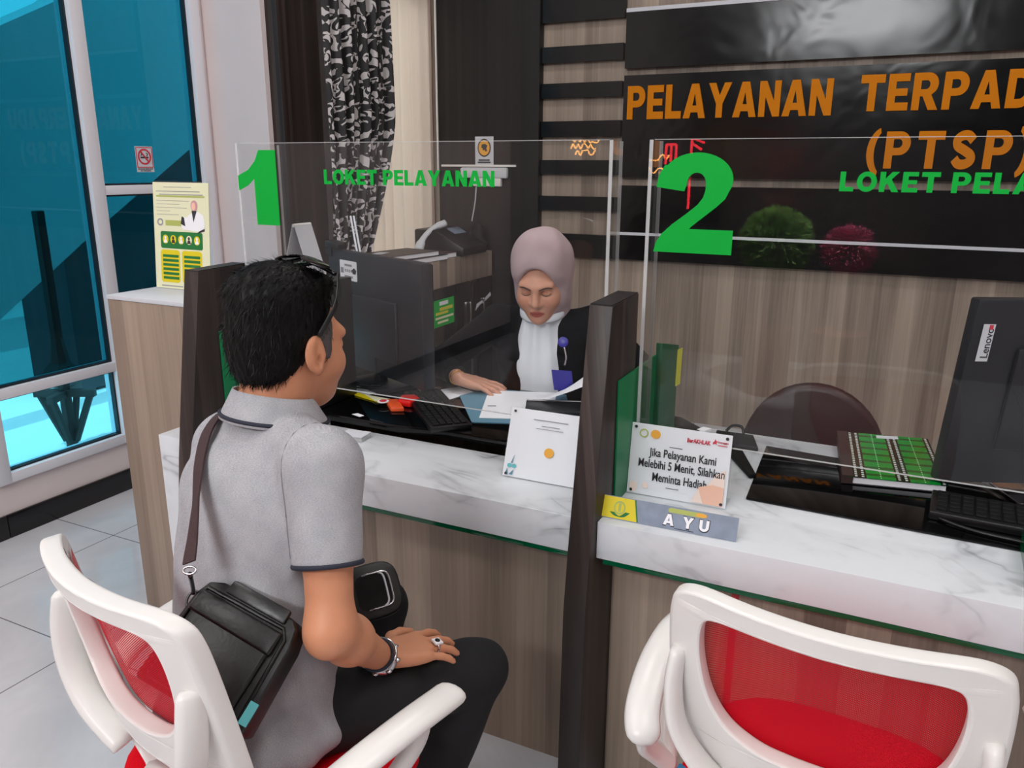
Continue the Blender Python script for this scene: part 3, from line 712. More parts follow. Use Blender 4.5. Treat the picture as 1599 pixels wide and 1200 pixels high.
# ---------------------------------------------------------------- low cabinet with ledgers and fax
cx = -2.67*K
t = thing('low_cabinet', 'low cabinet with black glass doors under the fax machine', 'cabinet', (cx-.2,4.1,0))
B().box(CX+.15,cx,3.35,4.535,.8135,.969).build('wood_top', 'wood_light', t, bevel=.001)
B().box(CX+.15,cx-.012,3.35,4.535,0,.813).build('carcass', 'wood_black', t)
for y0, y1, hy in ((3.36,4.245,4.215),(4.265,4.53,4.39)):
    d = B().box(cx-.0115,cx+.004,y0,y1,.05,.81).build('door', 'black_gloss', t, bevel=.001)
    B().box(cx+.0045,cx+.02,hy,hy+.012,.50,.69).build('handle', 'chrome', d, bevel=.003)
B().box(cx-.0115,cx+.008,4.247,4.263,.05,.81).build('centre_strip', 'steel_dark', t)
t = thing('door_sticker', 'green rectangular sticker with yellow writing on a black cabinet door', 'sticker', (cx,3.9,.7))
A = V((cx+.0045,3.805,.595)); Uu = V((0,.235,0)); Vv = V((0,0,.155))
poly2d('backing', [rect(0,0,1,1)], A, Uu, Vv, 'green_letter', t, .0008); A += V((.001,0,0))
poly2d('white_heading', [rect(.3,.78,.7,.92)], A, Uu, Vv, 'ink_white', t); poly2d('yellow_writing', [rect(.3,.58,.92,.70),rect(.12,.44,.7,.54)], A, Uu, Vv, 'lime', t)
poly2d('small_writing', [rect(.1,.28,.95,.36),rect(.2,.12,.7,.2)], A, Uu, Vv, 'cream', t)
t = thing('torn_sticker', 'torn white sticker on the black cabinet door behind the officer', 'sticker', (cx,4.5,.7))
poly2d('paper_scrap', [[(0,0),(.1,.45),(.55,.62),(1,1),(1.05,.75),(.7,.5),(.3,.33)]], (cx+.0045,4.30,.62), (0,.2,0), (0,0,.09), 'paper_grey', t, .0008)
def book(name, c, ang, l, wd, h, mat, label, cat, grp=None, cover=None):
    t = thing(name, label, cat, c, 0, grp)
    c = V(c); u = V((math.cos(ang),math.sin(ang),0)); v = V((-u.y,u.x,0)); z = V((0,0,1))
    B().obox(c+z*(h*.5), u*(l/2-.004), v*(wd/2-.003), z*(h/2-.0025)).build('pages', 'paper', t)
    B().obox(c+z*.0012, u*l/2, v*wd/2, z*.0012).build('back_cover', mat, t)
    B().obox(c+z*(h-.0012), u*l/2, v*wd/2, z*.0012).build('front_cover', mat, t)
    B().obox(c+z*h*.5-u*(l/2-.001), u*.0014, v*wd/2, z*h/2).build('spine', mat, t)
    return t, c, u, v
ct = .9695
book('ledger', (-2.51,3.76,ct), 1.47, .46, .27, .030, 'black_plastic', 'black patterned ledger at the bottom of the stack on the low cabinet', 'book')
a = V((-2.352,3.52,ct+.006))
for i in range(11): pass
t,_,_,_ = book('ledger', (-2.52,3.72,ct+.0305), 1.40, .40, .25, .026, 'book_brown', 'brown ledger with a white label on top of the stack on the low cabinet', 'book')
B().obox((-2.57,3.62,ct+.0575), (.03,.004,0), (-.006,.05,0), (0,0,.0005)).build('title_label', 'paper_grey', t)
book('notebook', (-2.455,4.055,ct), 1.45, .13, .15, .03, 'strap_brown', 'thin maroon notebook lying beside the ledger stack', 'book')
t = thing('fax_machine', 'black fax machine with a pale handset on the low cabinet', 'fax machine', (-2.5,4.28,ct))
B().prism([(-2.68,4.13,ct),(-2.34,4.13,ct),(-2.34,4.13,ct+.05),(-2.46,4.13,ct+.11),(-2.54,4.13,ct+.15),(-2.68,4.13,ct+.15)], (0,.30,0)).build('body', 'black_plastic', t, bevel=.012)
B().obox((-2.425,4.34,ct+.082), (0,.10,0), (.055,0,-.028), (.001,0,.002)).build('keypad', 'monitor_shell', t, bevel=.002)
B().obox((-2.50,4.33,ct+.134), (0,.07,0), (.03,0,-.015), (.0003,0,.002)).build('display', 'slate_photo', t, bevel=.001)
B().tube(catmull([(-2.60,4.05,ct+.035),(-2.595,4.10,ct+.10),(-2.56,4.155,ct+.155),(-2.51,4.215,ct+.185)], 5), [.03]*4+[.022]*8+[.03]*4, 10, flat=(1,.7)).build('handset', 'paper_grey', t, smooth=True)
t = thing('black_pouch', 'small black cloth bundle beside the fax machine on the cabinet', 'bag', (-2.46,4.48,ct))
SDF().ell((-2.46,4.485,ct+.045), (.09,.036,.045), k=.03).ell((-2.44,4.485,ct+.11), (.05,.034,.07), k=.03).mesh(.008, 'cloth', 'black_matte', t, cut=[((0,0,-1),(0,0,ct+.001))])
# notices and fittings on the dark panel
t = thing('notice_sticker', 'white notice with a yellow oval emblem on the dark wall panel', 'sticker', bk(-2.75,5.15,1.58))
A = bk(-2.815,5.154,1.492); Uu = V((.145*K,0,0)); Vv = V((0,0,.19*K)); nn = V((0,-.0008,0))
poly2d('backing', [rect(0,0,1,1)], A, Uu, Vv, 'paper_grey', t, .001); A = A+nn*1.6
poly2d('black_oval', [circ(.5,.6,.36,.32)], A, Uu, Vv, 'ink', t); A = A+nn
poly2d('yellow_oval', [circ(.5,.6,.30,.27)], A, Uu, Vv, 'orange_spot', t); A = A+nn
poly2d('dark_figure', [[(.34,.62),(.38,.72),(.55,.74),(.68,.68),(.62,.58),(.66,.5),(.58,.46),(.52,.54),(.44,.5),(.42,.58)]], A, Uu, Vv, 'ink', t)
poly2d('small_print', [rect(.2,.14,.8,.19),rect(.15,.06,.85,.11)], A, Uu, Vv, 'ink', t)
t = thing('wall_router', 'white plastic box under a ledge on the dark panel with a hanging cable', 'router', bk(-2.7,5.12,1.4))
p, q = bk(-2.92,5.1,1.40), bk(-2.55,5.1,1.474); yb = 5.155*K
B().box(p.x,q.x,yb-.035,yb,p.z,q.z).build('case', 'paper_grey', t, bevel=.012)
p, q = bk(-2.82,5.1,1.345), bk(-2.60,5.1,1.40)
B().box(p.x,q.x,yb-.03,yb,p.z,q.z+.003).build('bracket', 'white_plastic', t, bevel=.006)
p, q = bk(-2.80,5.14,1.36), bk(-2.84,5.14,1.10)
B().tube(catmull([p, (p+q)/2+V((.006,0,0)), q], 6), .004, 8).build('cable', 'paper_grey', t, smooth=True)
# ---------------------------------------------------------------- desk behind counter one
ZD = .78
t = thing('black_desk', 'black glass-topped desk of the officer behind counter one', 'desk', (-1.1,2.1,0))
B().prism([(-1.70,1.80,ZD-.022),(-1.24,1.80,ZD-.022),(-1.09,1.825,ZD-.022),(-.60,1.825,ZD-.022),(-.60,2.30,ZD-.022),(-1.70,2.30,ZD-.022)], (0,0,.022)).build('desk_top', 'black_gloss', t, bevel=.002)
B().box(-1.69,-1.66,1.84,2.26,0,ZD-.0225).build('side_panel', 'wood_light', t); B().box(-.64,-.61,1.84,2.26,0,ZD-.0225).build('side_panel', 'wood_light', t)
B().box(-1.659,-.641,2.18,2.20,.3,ZD-.0225).build('modesty_panel', 'wood_light', t)
B().box(-1.05,-.80,1.90,2.17,.02,.55).build('drawer_unit', 'wood_dark', t)
def slab(name, label, cat, pts, z, h, mat, part='sheet', bevel=0, grp=None):
    t = thing(name, label, cat, (pts[0][0],pts[0][1],z), 0, grp)
    B().prism([(x,y,z) for x, y in pts], (0,0,h)).build(part, mat, t, bevel=bevel); return t
slab('folder', 'blue card folder lying open on the black desk before the officer', 'folder', [(-1.23,2.135),(-1.065,1.915),(-.79,2.02),(-.93,2.30),(-1.19,2.25)], ZD+.0005, .003, 'blue_folder', 'cover')
t = slab('document', 'white document on the blue folder under the officer\'s hand', 'paper', [(-1.062,1.955),(-.86,2.035),(-.965,2.30),(-1.172,2.225)], ZD+.004, .0012, 'paper')
B().obox((-1.082,2.075,ZD+.0055), (.012,.005,0), (-.002,.005,0), (0,0,.0002)).build('stamp_mark', 'ink_grey', t)
t = thing('raised_page', 'white page lifted up at the right of the officer\'s papers', 'paper', (-.86,2.2,ZD+.005))
B().grid(lambda u, v: V((-.955+.225*u+.02*v, 2.27-.05*u-.13*(1-v), ZD+.024+.20*u**1.2*(.55+.45*v))), 14, 6).build('sheet', 'paper', t, smooth=True)
slab('loose_sheet', 'small loose white sheet left of the blue folder', 'paper', [(-1.325,2.085),(-1.24,2.09),(-1.215,2.20),(-1.29,2.235),(-1.34,2.15)], ZD+.0005, .0008, 'paper')
t = thing('clip_file', 'dark file with a silver edge lying behind the white card stand', 'file', (-.88,1.99,ZD))
B().prism([(-.990,2.125,ZD+.0062),(-.79,2.20,ZD+.0062),(-.76,2.10,ZD+.0062),(-.95,2.03,ZD+.0062)], (0,0,.016)).build('cover', 'monitor_shell', t, bevel=.003)
B().tube([(-.988,2.124,ZD+.024),(-.79,2.198,ZD+.024)], .003, 6).build('metal_edge', 'chrome', t)
def keyboard(t, c, u, l, wd, h=.016, tilt=.0, nk=(15,5)):
    c, u = V(c), V(u).normalized(); v = V((-u.y,u.x,0)); n = (V((0,0,1))-v*tilt).normalized()
    v = n.cross(u)
    B().obox(c+n*h*.5, u*l/2, v*wd/2, n*h/2).build('base', 'black_plastic', t, bevel=.004)
    kw, kh = l*.95/nk[0], wd*.84/nk[1]
    for j in range(nk[1]):
        b = B()
        for i in range(nk[0]):
            q = c+u*((i+.5)*kw-l*.475)+v*((j+.5)*kh-wd*.42)+n*(h+.002)
            b.obox(q, u*kw*.42, v*kh*.40, n*.003)
        tag(b.build('key_row', 'black_matte', t, bevel=.0012, seg=1), kind='stuff')
t = thing('keyboard', 'black keyboard on the desk left of the blue folder', 'keyboard', (-1.22,1.97,ZD))
keyboard(t, (-1.212,1.960,ZD+.0005), (.70,-.71,0), .38, .12)
# monitor seen from behind
t = thing('monitor', 'dark monitor seen from behind at counter one with a white sticker', 'monitor', (-1.5,2.1,ZD))
p0, p1 = V((-1.80,2.255,0)), V((-1.274,2.03,0)); u = (p1-p0).normalized(); n = V((u.y,-u.x,0)); L = (p1-p0).length
mz0, mz1 = .82, 1.213; c = (p0+p1)/2
B().obox(c+V((0,0,(mz0+mz1)/2)), u*L/2, V((0,0,(mz1-mz0)/2)), n*.022).build('back_shell', 'monitor_shell', t, bevel=.008)
B().obox(c+V((0,0,.98))+n*.029, u*L*.27, V((0,0,.10)), n*.007).build('rear_bulge', 'monitor_shell', t, bevel=.006)
B().obox(c+V((0,0,(mz0+mz1)/2))-n*.0235, u*(L/2-.006), V((0,0,(mz1-mz0)/2-.006)), n*.001).build('screen', 'black_gloss', t)
B().tube([c+V((0,0,ZD+.012))-n*.0, c+V((0,0,.95))+n*.012], .022, 10).build('stand_neck', 'monitor_shell', t)
B().obox(c+V((0,0,ZD+.007)), u*.11, n*.075, V((0,0,.006))).build('stand_foot', 'monitor_shell', t, bevel=.004)
A = p0+u*.085+V((0,0,1.118))+n*.0225; Uu = u*.112; Vv = V((0,0,.066))
lb = poly2d('sticker', [rrect(0,0,1,1,.06)], A, Uu, Vv, 'paper', t, .0006); A = A+n*.0008
poly2d('sticker_print', [rect(.3,.72,.72,.82),rect(.06,.34,.22,.62),rect(.3,.42,.36,.56),rect(.42,.42,.48,.56),rect(.54,.42,.6,.56),rect(.66,.42,.72,.56),rect(.28,.14,.76,.24)], A, Uu, Vv, 'ink_grey', lb)
poly2d('pentagon_emblem', [circ(.85,.50,.13,.17,5,18,378)], A, Uu, Vv, 'ink', lb)
t = thing('webcam', 'small black webcam on the left top edge of the rear-facing monitor', 'webcam', (-1.72,2.23,1.214))
c = p0+u*.02+V((0,0,1.214)); B().obox(c+V((0,0,.013)), u*.05, n*.017, V((0,0,.0125))).build('body', 'black_plastic', t, bevel=.005)
B().obox(c+V((0,0,-.008))+n*.0265, u*.02, n*.0025, V((0,0,.014))).build('clip', 'black_plastic', t)
B().lathe([(.009,0),(.009,.006)], c+V((0,0,.013))-n*.017, 14, 0, (u, V((0,0,1)), -n)).build('lens', 'black_gloss', t)
# white folded desk calendar standing on the left divider's desk side
t = thing('desk_calendar', 'pale A-shaped desk calendar behind the seated man\'s head', 'calendar', (-1.50,1.70,1.05))
T0, T1 = V((-1.600,1.83,1.325)), V((-1.600,1.905,1.325)); dz = V((0,0,-.163))
ax_ = (T1-T0).normalized(); pr = V((ax_.y,-ax_.x,0))
for s_, nm in ((1,'front_leaf'),(-1,'rear_leaf')):
    q = T0+dz+pr*(.055*s_); q2 = T1+dz+pr*(.055*s_)
    B().prism([T0+pr*(.003*s_), T1+pr*(.003*s_), q2, q], pr*(.0015*s_)).build(nm, 'paper_grey', t)
B().tube([T0, T1], .005, 8).build('spiral', 'white_plastic', t)
t = thing('computer_case', 'black computer case under the pale calendar, hidden by the man\'s head', 'computer case', (-1.6,1.9,ZD))
B().obox((-1.600,1.905,(ZD+1.1605)/2), (.066,0,0), (0,.10,0), (0,0,(1.1605-ZD)/2-.0006)).build('case', 'black_plastic', t, bevel=.004)
for i, (x, y) in enumerate(((0,0),(.012,.004))):
    t = thing('thin_rod', 'pair of thin pale rods leaning behind the monitor near the patterned curtain', 'rod', (-1.66,2.3,ZD), 0, 'pale rods behind the monitor')
    B().tube([(-1.66+x,2.30+y,ZD+.001),(-1.965+x,2.58+y,1.30)], .004, 6).build('rod', 'paper_grey', t)
# small things on the black desk
t = thing('ruler', 'yellow plastic ruler on the black desk beside the man\'s face', 'ruler', (-1.5,2.0,ZD))
B().prism([(-1.62,2.015,ZD+.001),(-1.615,2.03,ZD+.001),(-1.42,1.985,ZD+.001),(-1.425,1.96,ZD+.001)], (0,0,.004)).build('strip', 'yellow', t)
B().prism([(-1.50,2.000,ZD+.0055),(-1.40,1.995,ZD+.0055),(-1.43,1.955,ZD+.0055)], (0,0,.001)).build('torn_label', 'cream', t)
t = thing('snack_packet', 'orange packet with a white badge on the black desk', 'packet', (-1.36,1.935,ZD))
B().prism([(-1.40,1.965,ZD+.001),(-1.365,1.985,ZD+.001),(-1.295,1.915,ZD+.001),(-1.33,1.895,ZD+.001)], (0,0,.014)).build('wrapper', 'orange_plastic', t, bevel=.004)
B().lathe([(.018,0),(.018,.002)], (-1.385,1.935,ZD+.0155), 16).build('badge', 'ink_white', t); B().lathe([(.011,0),(.011,.0015)], (-1.385,1.935,ZD+.018), 16).build('badge_centre', 'ink_red', t)
t = thing('red_packet', 'bright red packet on the black desk left of the keyboard', 'packet', (-1.30,1.97,ZD))
B().prism([(-1.365,2.005,ZD+.001),(-1.33,2.03,ZD+.001),(-1.295,2.005,ZD+.001),(-1.30,1.955,ZD+.001),(-1.345,1.955,ZD+.001)], (0,0,.022)).build('wrapper', 'red_plastic', t, bevel=.006)
slab('paper_scrap', 'tiny white paper scrap on the black desk near the orange packet', 'paper', [(-1.42,1.825),(-1.385,1.815),(-1.38,1.83),(-1.41,1.84)], ZD+.0005, .001, 'paper')
slab('pink_reflection', 'faded pink card reflection painted on the desk behind the red packet', 'card', [(-1.41,2.09),(-1.37,2.09),(-1.30,2.01),(-1.325,1.995)], ZD+.0005, .001, 'pink_paper')  # thin coloured slab painted as a reflection in the desk top
rc = random.Random(3)
for i in range(3):
    t = thing('cable', 'tangled black cables on the desk beside the man\'s chin', 'cable', (-1.6,2.05,ZD), 0, 'tangled desk cables')
    pts = [(-1.66+.05*k+rc.uniform(-.03,.03), 2.00+rc.uniform(-.015,.015)+.03*i, ZD+.006+abs(rc.uniform(0,.02))+.002*k) for k in range(5)]
    B().tube(catmull(pts, 6), .003, 6).build('wire', 'black_matte', t, smooth=True)
slab('white_sheet', 'white sheet under the cables on the desk near the monitor foot', 'paper', [(-1.66,2.00),(-1.50,2.02),(-1.47,2.12),(-1.64,2.13)], ZD+.0004, .0008, 'paper_grey')
# acrylic card stands on the counters
def card_stand(name, label, cat, A, Uu, Vv, y_foot):
    t = thing(name, label, cat, A); n = Uu.cross(Vv).normalized()
    B().obox(A+Uu*.5+Vv*.5, Uu*.5, Vv*.5, n*.001).build('card', 'paper', t)
    B().obox(A+Uu*.5+Vv*.5+n*.0022, Uu*.515, Vv*.515, n*.001).build('cover_plate', 'acrylic_small', t)
    B().obox(A+Uu*.5+V((0,y_foot/2,.0012)), Uu*.5, V((0,y_foot/2,0)), V((0,0,.001))).build('foot', 'acrylic_small', t)
    return t, A+n*.0034, n
A = V((-.837,1.660,.7525)); Uu = V((.192,.003,0)); Vv = V((.0,.056,.162))
t, A, n = card_stand('card_stand', 'white card stand with a small round orange emblem on counter one beside the divider', 'card stand', A, Uu, Vv, .07)
def Q(l, m, nm, d=.0004): return poly2d(nm, l, A, Uu, Vv, m, t, d)
Q([rect(.33,.86,.8,.872),rect(.45,.78,.7,.79),rect(.38,.74,.75,.748)], 'ink_grey', 'small_print')
Q([circ(.60,.42,.065,.07)], 'orange_spot', 'round_emblem')
Q([circ(.085,.16,.03,.03),circ(.15,.16,.03,.03)], 'teal_tag', 'flower'); Q([[(.03,.02),(.06,.12),(.08,.02)],[(.09,.03),(.15,.11),(.14,.03)],[(.10,.2),(.14,.33),(.12,.2)]], 'blue_folder', 'leaves')
for px, pz in ((.06,.95),(.05,.04)): Q([circ(px,pz,.018,.02,12)], 'steel_dark', 'screw', .0008)
A = V((-.5275,1.700,.7525)); Uu = V((.230,.004,0)); Vv = V((.0,.024,.166))
t, A, n = card_stand('notice_stand', 'white card stand with a gift notice behind the name plate', 'card stand', A, Uu, Vv, .06)
Q([[(.66,.02),(.97,.02),(.97,.52),(.88,.44),(.80,.26),(.72,.2)]], 'peach_light', 'peach_shape'); Q([[(.78,.02),(.97,.02),(.97,.28),(.86,.30),(.72,.24)]], 'peach', 'peach_shape', .0006)
Q([circ(.065,.1,.04,.075)], 'peach_light', 'peach_spot'); Q([circ(.19,.14,.03,.045)], 'peach_light', 'peach_spot')
Q([circ(.13,.87,.045,.062),circ(.13,.87,.033,.045)], 'olive_line', 'ring_emblem'); Q([circ(.25,.875,.05,.062)], 'orange_spot', 'round_emblem')
Q([rect(.40,.72,.53,.728),rect(.40,.145,.53,.153)], 'ink', 'rule')
def QT(s, x0, x1, z0, z1, m='ink', b=.012): text('lettering', s, A+Uu*x0+Vv*z0, Uu*(x1-x0), Vv*(z1-z0), m, t, b, .0005)
QT('Jika Pelayanan Kami', .20, .87, .53, .68); QT('Melebihi 5 Menit, Silahkan', .10, .965, .38, .52); QT('Meminta Hadiah', .255, .80, .22, .34)
QT('BerAKHLAK', .57, .80, .83, .89, 'ink_red', .03); QT('bangga', .87, .97, .87, .905, 'ink_red', .02)
Q([[(.82,.88),(.835,.90),(.84,.93),(.85,.90),(.87,.90),(.852,.88),(.86,.85),(.84,.868),(.82,.85)]], 'ink_red', 'star_logo'); Q([rect(.87,.84,.96,.85)], 'ink_red', 'small_print')
for px, pz in ((.045,.95),(.955,.95),(.045,.05),(.955,.05)): Q([circ(px,pz,.016,.022,12)], 'steel_dark', 'screw', .0008)
# name plate
t = thing('name_plate', 'clear prism name plate reading AYU at the front of counter two', 'name plate', (-.39,1.59,.75))
A = V((-.537,1.545,.7508)); Uu = V((.293,.006,0)); Vv = V((.0,.018,.046)); n = Uu.cross(Vv).normalized()
B().prism([A-n*.001, A+Vv-n*.001, A+V((0,.026,0))], Uu).build('prism', 'acrylic_small', t)
B().obox(A+Uu*.5+Vv*.5, Uu*.5, Vv*.5, n*.0008).build('insert', 'slate_photo', t); A = A+n*.001
Q([[(0,.03),(.28,.03),(.245,.97),(0,.97)]], 'yellow', 'yellow_field'); Q([[(.28,.03),(.29,.03),(.255,.97),(.245,.97)]], 'leaf_green', 'green_rule', .0006)
Q([circ(.14,.52,.045,.30),circ(.14,.52,.034,.22)], 'olive_line', 'ring_emblem', .0008); Q([rect(.13,.35,.15,.72)], 'olive_line', 'emblem_sword', .0008)
Q([stroke([(.085,.3),(.12,.16),(.165,.16),(.205,.36)], .018)], 'leaf_green', 'emblem_scroll', .0009)
Q([rrect(.50,.72,.77,.92,.02,.08)], 'olive_line', 'pill_logo', .0006); Q([rrect(.70,.74,.78,.90,.02,.08)], 'orange_spot', 'pill_end', .0008)
for ch, x in (('A',.475),('Y',.615),('U',.735)):
    w_, ls = GLY[ch]
    poly2d('letter_shadow', ls, A+Uu*(x-.004)+Vv*.12, Uu*.088, Vv*.56, 'navy_trim', t, .0006)
    poly2d('letter', ls, A+Uu*x+Vv*.17, Uu*.078, Vv*.48, 'ink_white', t, .0010)
Q([rect(.56,.06,.70,.09)], 'ink', 'small_print')
# counter two things
slab('desk_pad', 'black glass desk pad on the marble of counter two', 'desk pad', [(-.266,1.782),(.33,1.762),(.42,2.12),(-.282,2.167)], .7508, .006, 'black_gloss', 'pad', .001)
t = thing('notebook', 'green plaid hardback notebook on the black desk pad', 'notebook', (.02,2.15,.757))
p = [V((-.074,1.968,.758)), V((.153,2.012,.758)), V((.113,2.36,.758)), V((-.114,2.318,.758))]
B().prism([q+(V((.02,2.16,.758))-q)*.03+V((0,0,.002)) for q in p], (0,0,.016)).build('pages', 'paper', t)
B().prism(p, (0,0,.0018)).build('back_cover', 'black_plastic', t)
b = B(); q = [v+V((0,0,.0185)) for v in p]; q2 = [v+V((0,0,.002)) for v in q]
b.hexa(q+q2); b.uv = [(0,0),(1,0),(1,1),(0,1)]*2; b.build('front_cover', 'plaid', t)
qa, qb = p[0], p[3]; e = (p[1]-p[0]).normalized()
B().prism([qa-e*.002, qa+e*.024, qb+e*.024, qb-e*.002], (0,0,.0225)).build('spine', 'book_brown', t)
B().prism([q2[3]+e*.10+V((0,-.012,.0003)), q2[3]+e*.155+V((0,-.005,.0003)), q2[3]+e*.158+V((0,-.03,.0003)), q2[3]+e*.103+V((0,-.037,.0003))], (0,0,.0006)).build('title_label', 'paper_grey', t)
t = thing('small_book', 'small black book lying tilted behind the gift notice stand', 'book', (-.53,2.24,.752))
B().prism([(-.618,2.29,.753),(-.53,2.155,.753),(-.455,2.195,.753),(-.55,2.285,.753)], (0,0,.014)).build('cover', 'black_plastic', t, bevel=.002)
B().obox((-.462,2.202,.7625), (.012,-.002,0), (.006,.016,0), (0,0,.005)).build('page_edge', 'paper', t)
t = thing('wallet', 'dark grey wallet behind the gift notice stand on counter two', 'wallet', (-.36,2.17,.752))
B().prism([(-.43,2.215,.7515),(-.40,2.12,.7515),(-.295,2.115,.7515),(-.325,2.215,.7515)], (0,0,.016)).build('body', 'black_matte', t, bevel=.005)
B().tube(catmull([(-.40,2.205,.769),(-.385,2.215,.785),(-.36,2.215,.785),(-.35,2.20,.769)], 5), .004, 6).build('loop', 'black_matte', t)
t = thing('stylus_case', 'slim black case pointing out from behind the gift notice stand', 'case', (-.32,2.0,.752))
B().prism([(-.375,2.08,.7515),(-.283,1.915,.7515),(-.268,1.925,.7515),(-.335,2.095,.7515)], (0,0,.012)).build('case', 'black_matte', t, bevel=.003)
t = thing('monitor', 'dark monitor with a white maker\'s label, seen from behind at counter two', 'monitor', (.4,2.05,.757))
p0, p1 = V((.146,2.03,0)), V((.62,2.235,0)); u = (p1-p0).normalized(); n = V((u.y,-u.x,0)); L = (p1-p0).length; c = (p0+p1)/2
tl = V((.075,0,.995)).normalized()
B().obox(c+V((-.012,0,1.0)), u*L/2, V((.014,0,.218)), n*.02).build('back_shell', 'monitor_shell', t, bevel=.006)
B().obox(c+V((-.012,0,.99))+n*.027, u*L*.3, V((.008,0,.12)), n*.007).build('rear_bulge', 'monitor_shell', t, bevel=.006)
B().obox(c+V((-.012,0,1.0))-n*.0212, u*(L/2-.006), V((.014,0,.212)), n*.001).build('screen', 'black_gloss', t)
B().tube([c+V((0,0,.77)), c+V((0,0,.95))+n*.012], .022, 10).build('stand_neck', 'chrome', t)
B().obox(c+V((0,0,.7615)), u*.13, n*.085, V((0,0,.004))).build('stand_foot', 'chrome', t, bevel=.003)
A = p0+u*.013+V((.012,0,1.078))+n*.0205-V((.012,0,0)); lu = V((.006,0,.085)); lv = -u*.026
lb = poly2d('maker_label', [rect(0,0,1,1)], A-lv*1.0, lu, lv, 'paper_grey', t, .0006)
text('lettering', 'Lenovo', A-lv*.92+n*.0008+lu*.10, lu*.80, lv*.62, 'ink', lb, .012, .0004)
poly2d('red_corner', [rect(.86,.18,.98,.5)], A-lv*1.0+n*.0008, lu, lv, 'ink_red', lb, .0005)
t = thing('keyboard', 'black keyboard on the desk pad in front of counter two\'s monitor', 'keyboard', (.28,1.9,.757))
keyboard(t, (.315,1.895,.7572), (1,-.06,0), .40, .14, .02, .0)
B().tube(catmull([(.14,1.88,.763),(.13,1.84,.763),(.20,1.80,.763),(.30,1.785,.763)], 6), .004, 6).build('cord', 'black_plastic', t, smooth=True)
t = thing('glass_block', 'clear green-edged acrylic block at the right edge of counter two', 'acrylic block', (.30,1.68,.751))
B().obox((.300,1.69,.792), (.022,-.004,0), (.003,.09,0), (0,0,.040)).build('block', 'acrylic_small', t)
B().obox((.2765,1.694,.792), (.0012,0,0), (.003,.0895,0), (0,0,.040)).build('green_edge', 'green_glass', t)
t = thing('pen_tray', 'small clear acrylic tray on counter one beside the man\'s shoulder', 'tray', (-1.32,1.73,.751))
B().obox((-1.335,1.725,.757), (.035,.004,0), (-.003,.025,0), (0,0,.0055)).build('tray', 'acrylic_edge', t)
B().obox((-1.335,1.725,.7645), (.036,.004,0), (-.003,.026,0), (0,0,.001)).build('rim', 'paper_grey', t)
tag(B().box(-.256,-.240,1.6325,1.6335,.30,.648).build('red_tape', 'red_tape'), 'strip of red tape stuck on the wood front of counter two', 'tape')
# brown chair behind counter two
t = thing('office_chair', 'brown leather staff chair with a rounded back behind counter two', 'chair', (-.2,2.65,0))
def cb(u, v):
    a = math.pi*(u); w_ = .235; z = .42+v*.42
    return V((-.2+w_*math.cos(math.pi-a), 2.58-.05*math.sin(a), z))
out = [(-.2+.225*math.cos(q)*(1 if math.sin(q) > 0 else 1), 2.58, .55+(.285*math.sin(q)**(.9) if math.sin(q) > 0 else .16*math.sin(q))) for q in [2*math.pi*i/40 for i in range(40)]]
B().prism(out, (0,.06,.0)).build('backrest', 'brown_leather', t, bevel=.02, seg=3)
B().prism([(-.2+.24*math.cos(q), 2.86+.23*math.sin(q), .40) for q in [2*math.pi*i/28 for i in range(28)]], (0,0,.07)).build('seat', 'brown_leather', t, bevel=.02)
B().obox((-.2,2.66,.42), (.03,0,0), (0,.012,-.004), (0,.03,.08)).build('back_bracket', 'black_plastic', t)
B().lathe([(.025,.08),(.025,.41)], (-.2,2.82,0), 12).build('column', 'chrome', t)
for i in range(5):
    q = 2*math.pi*i/5; B().tube([(-.2,2.82,.10),(-.2+.27*math.cos(q),2.82+.27*math.sin(q),.055)], .018, 8).build('foot', 'black_plastic', t)
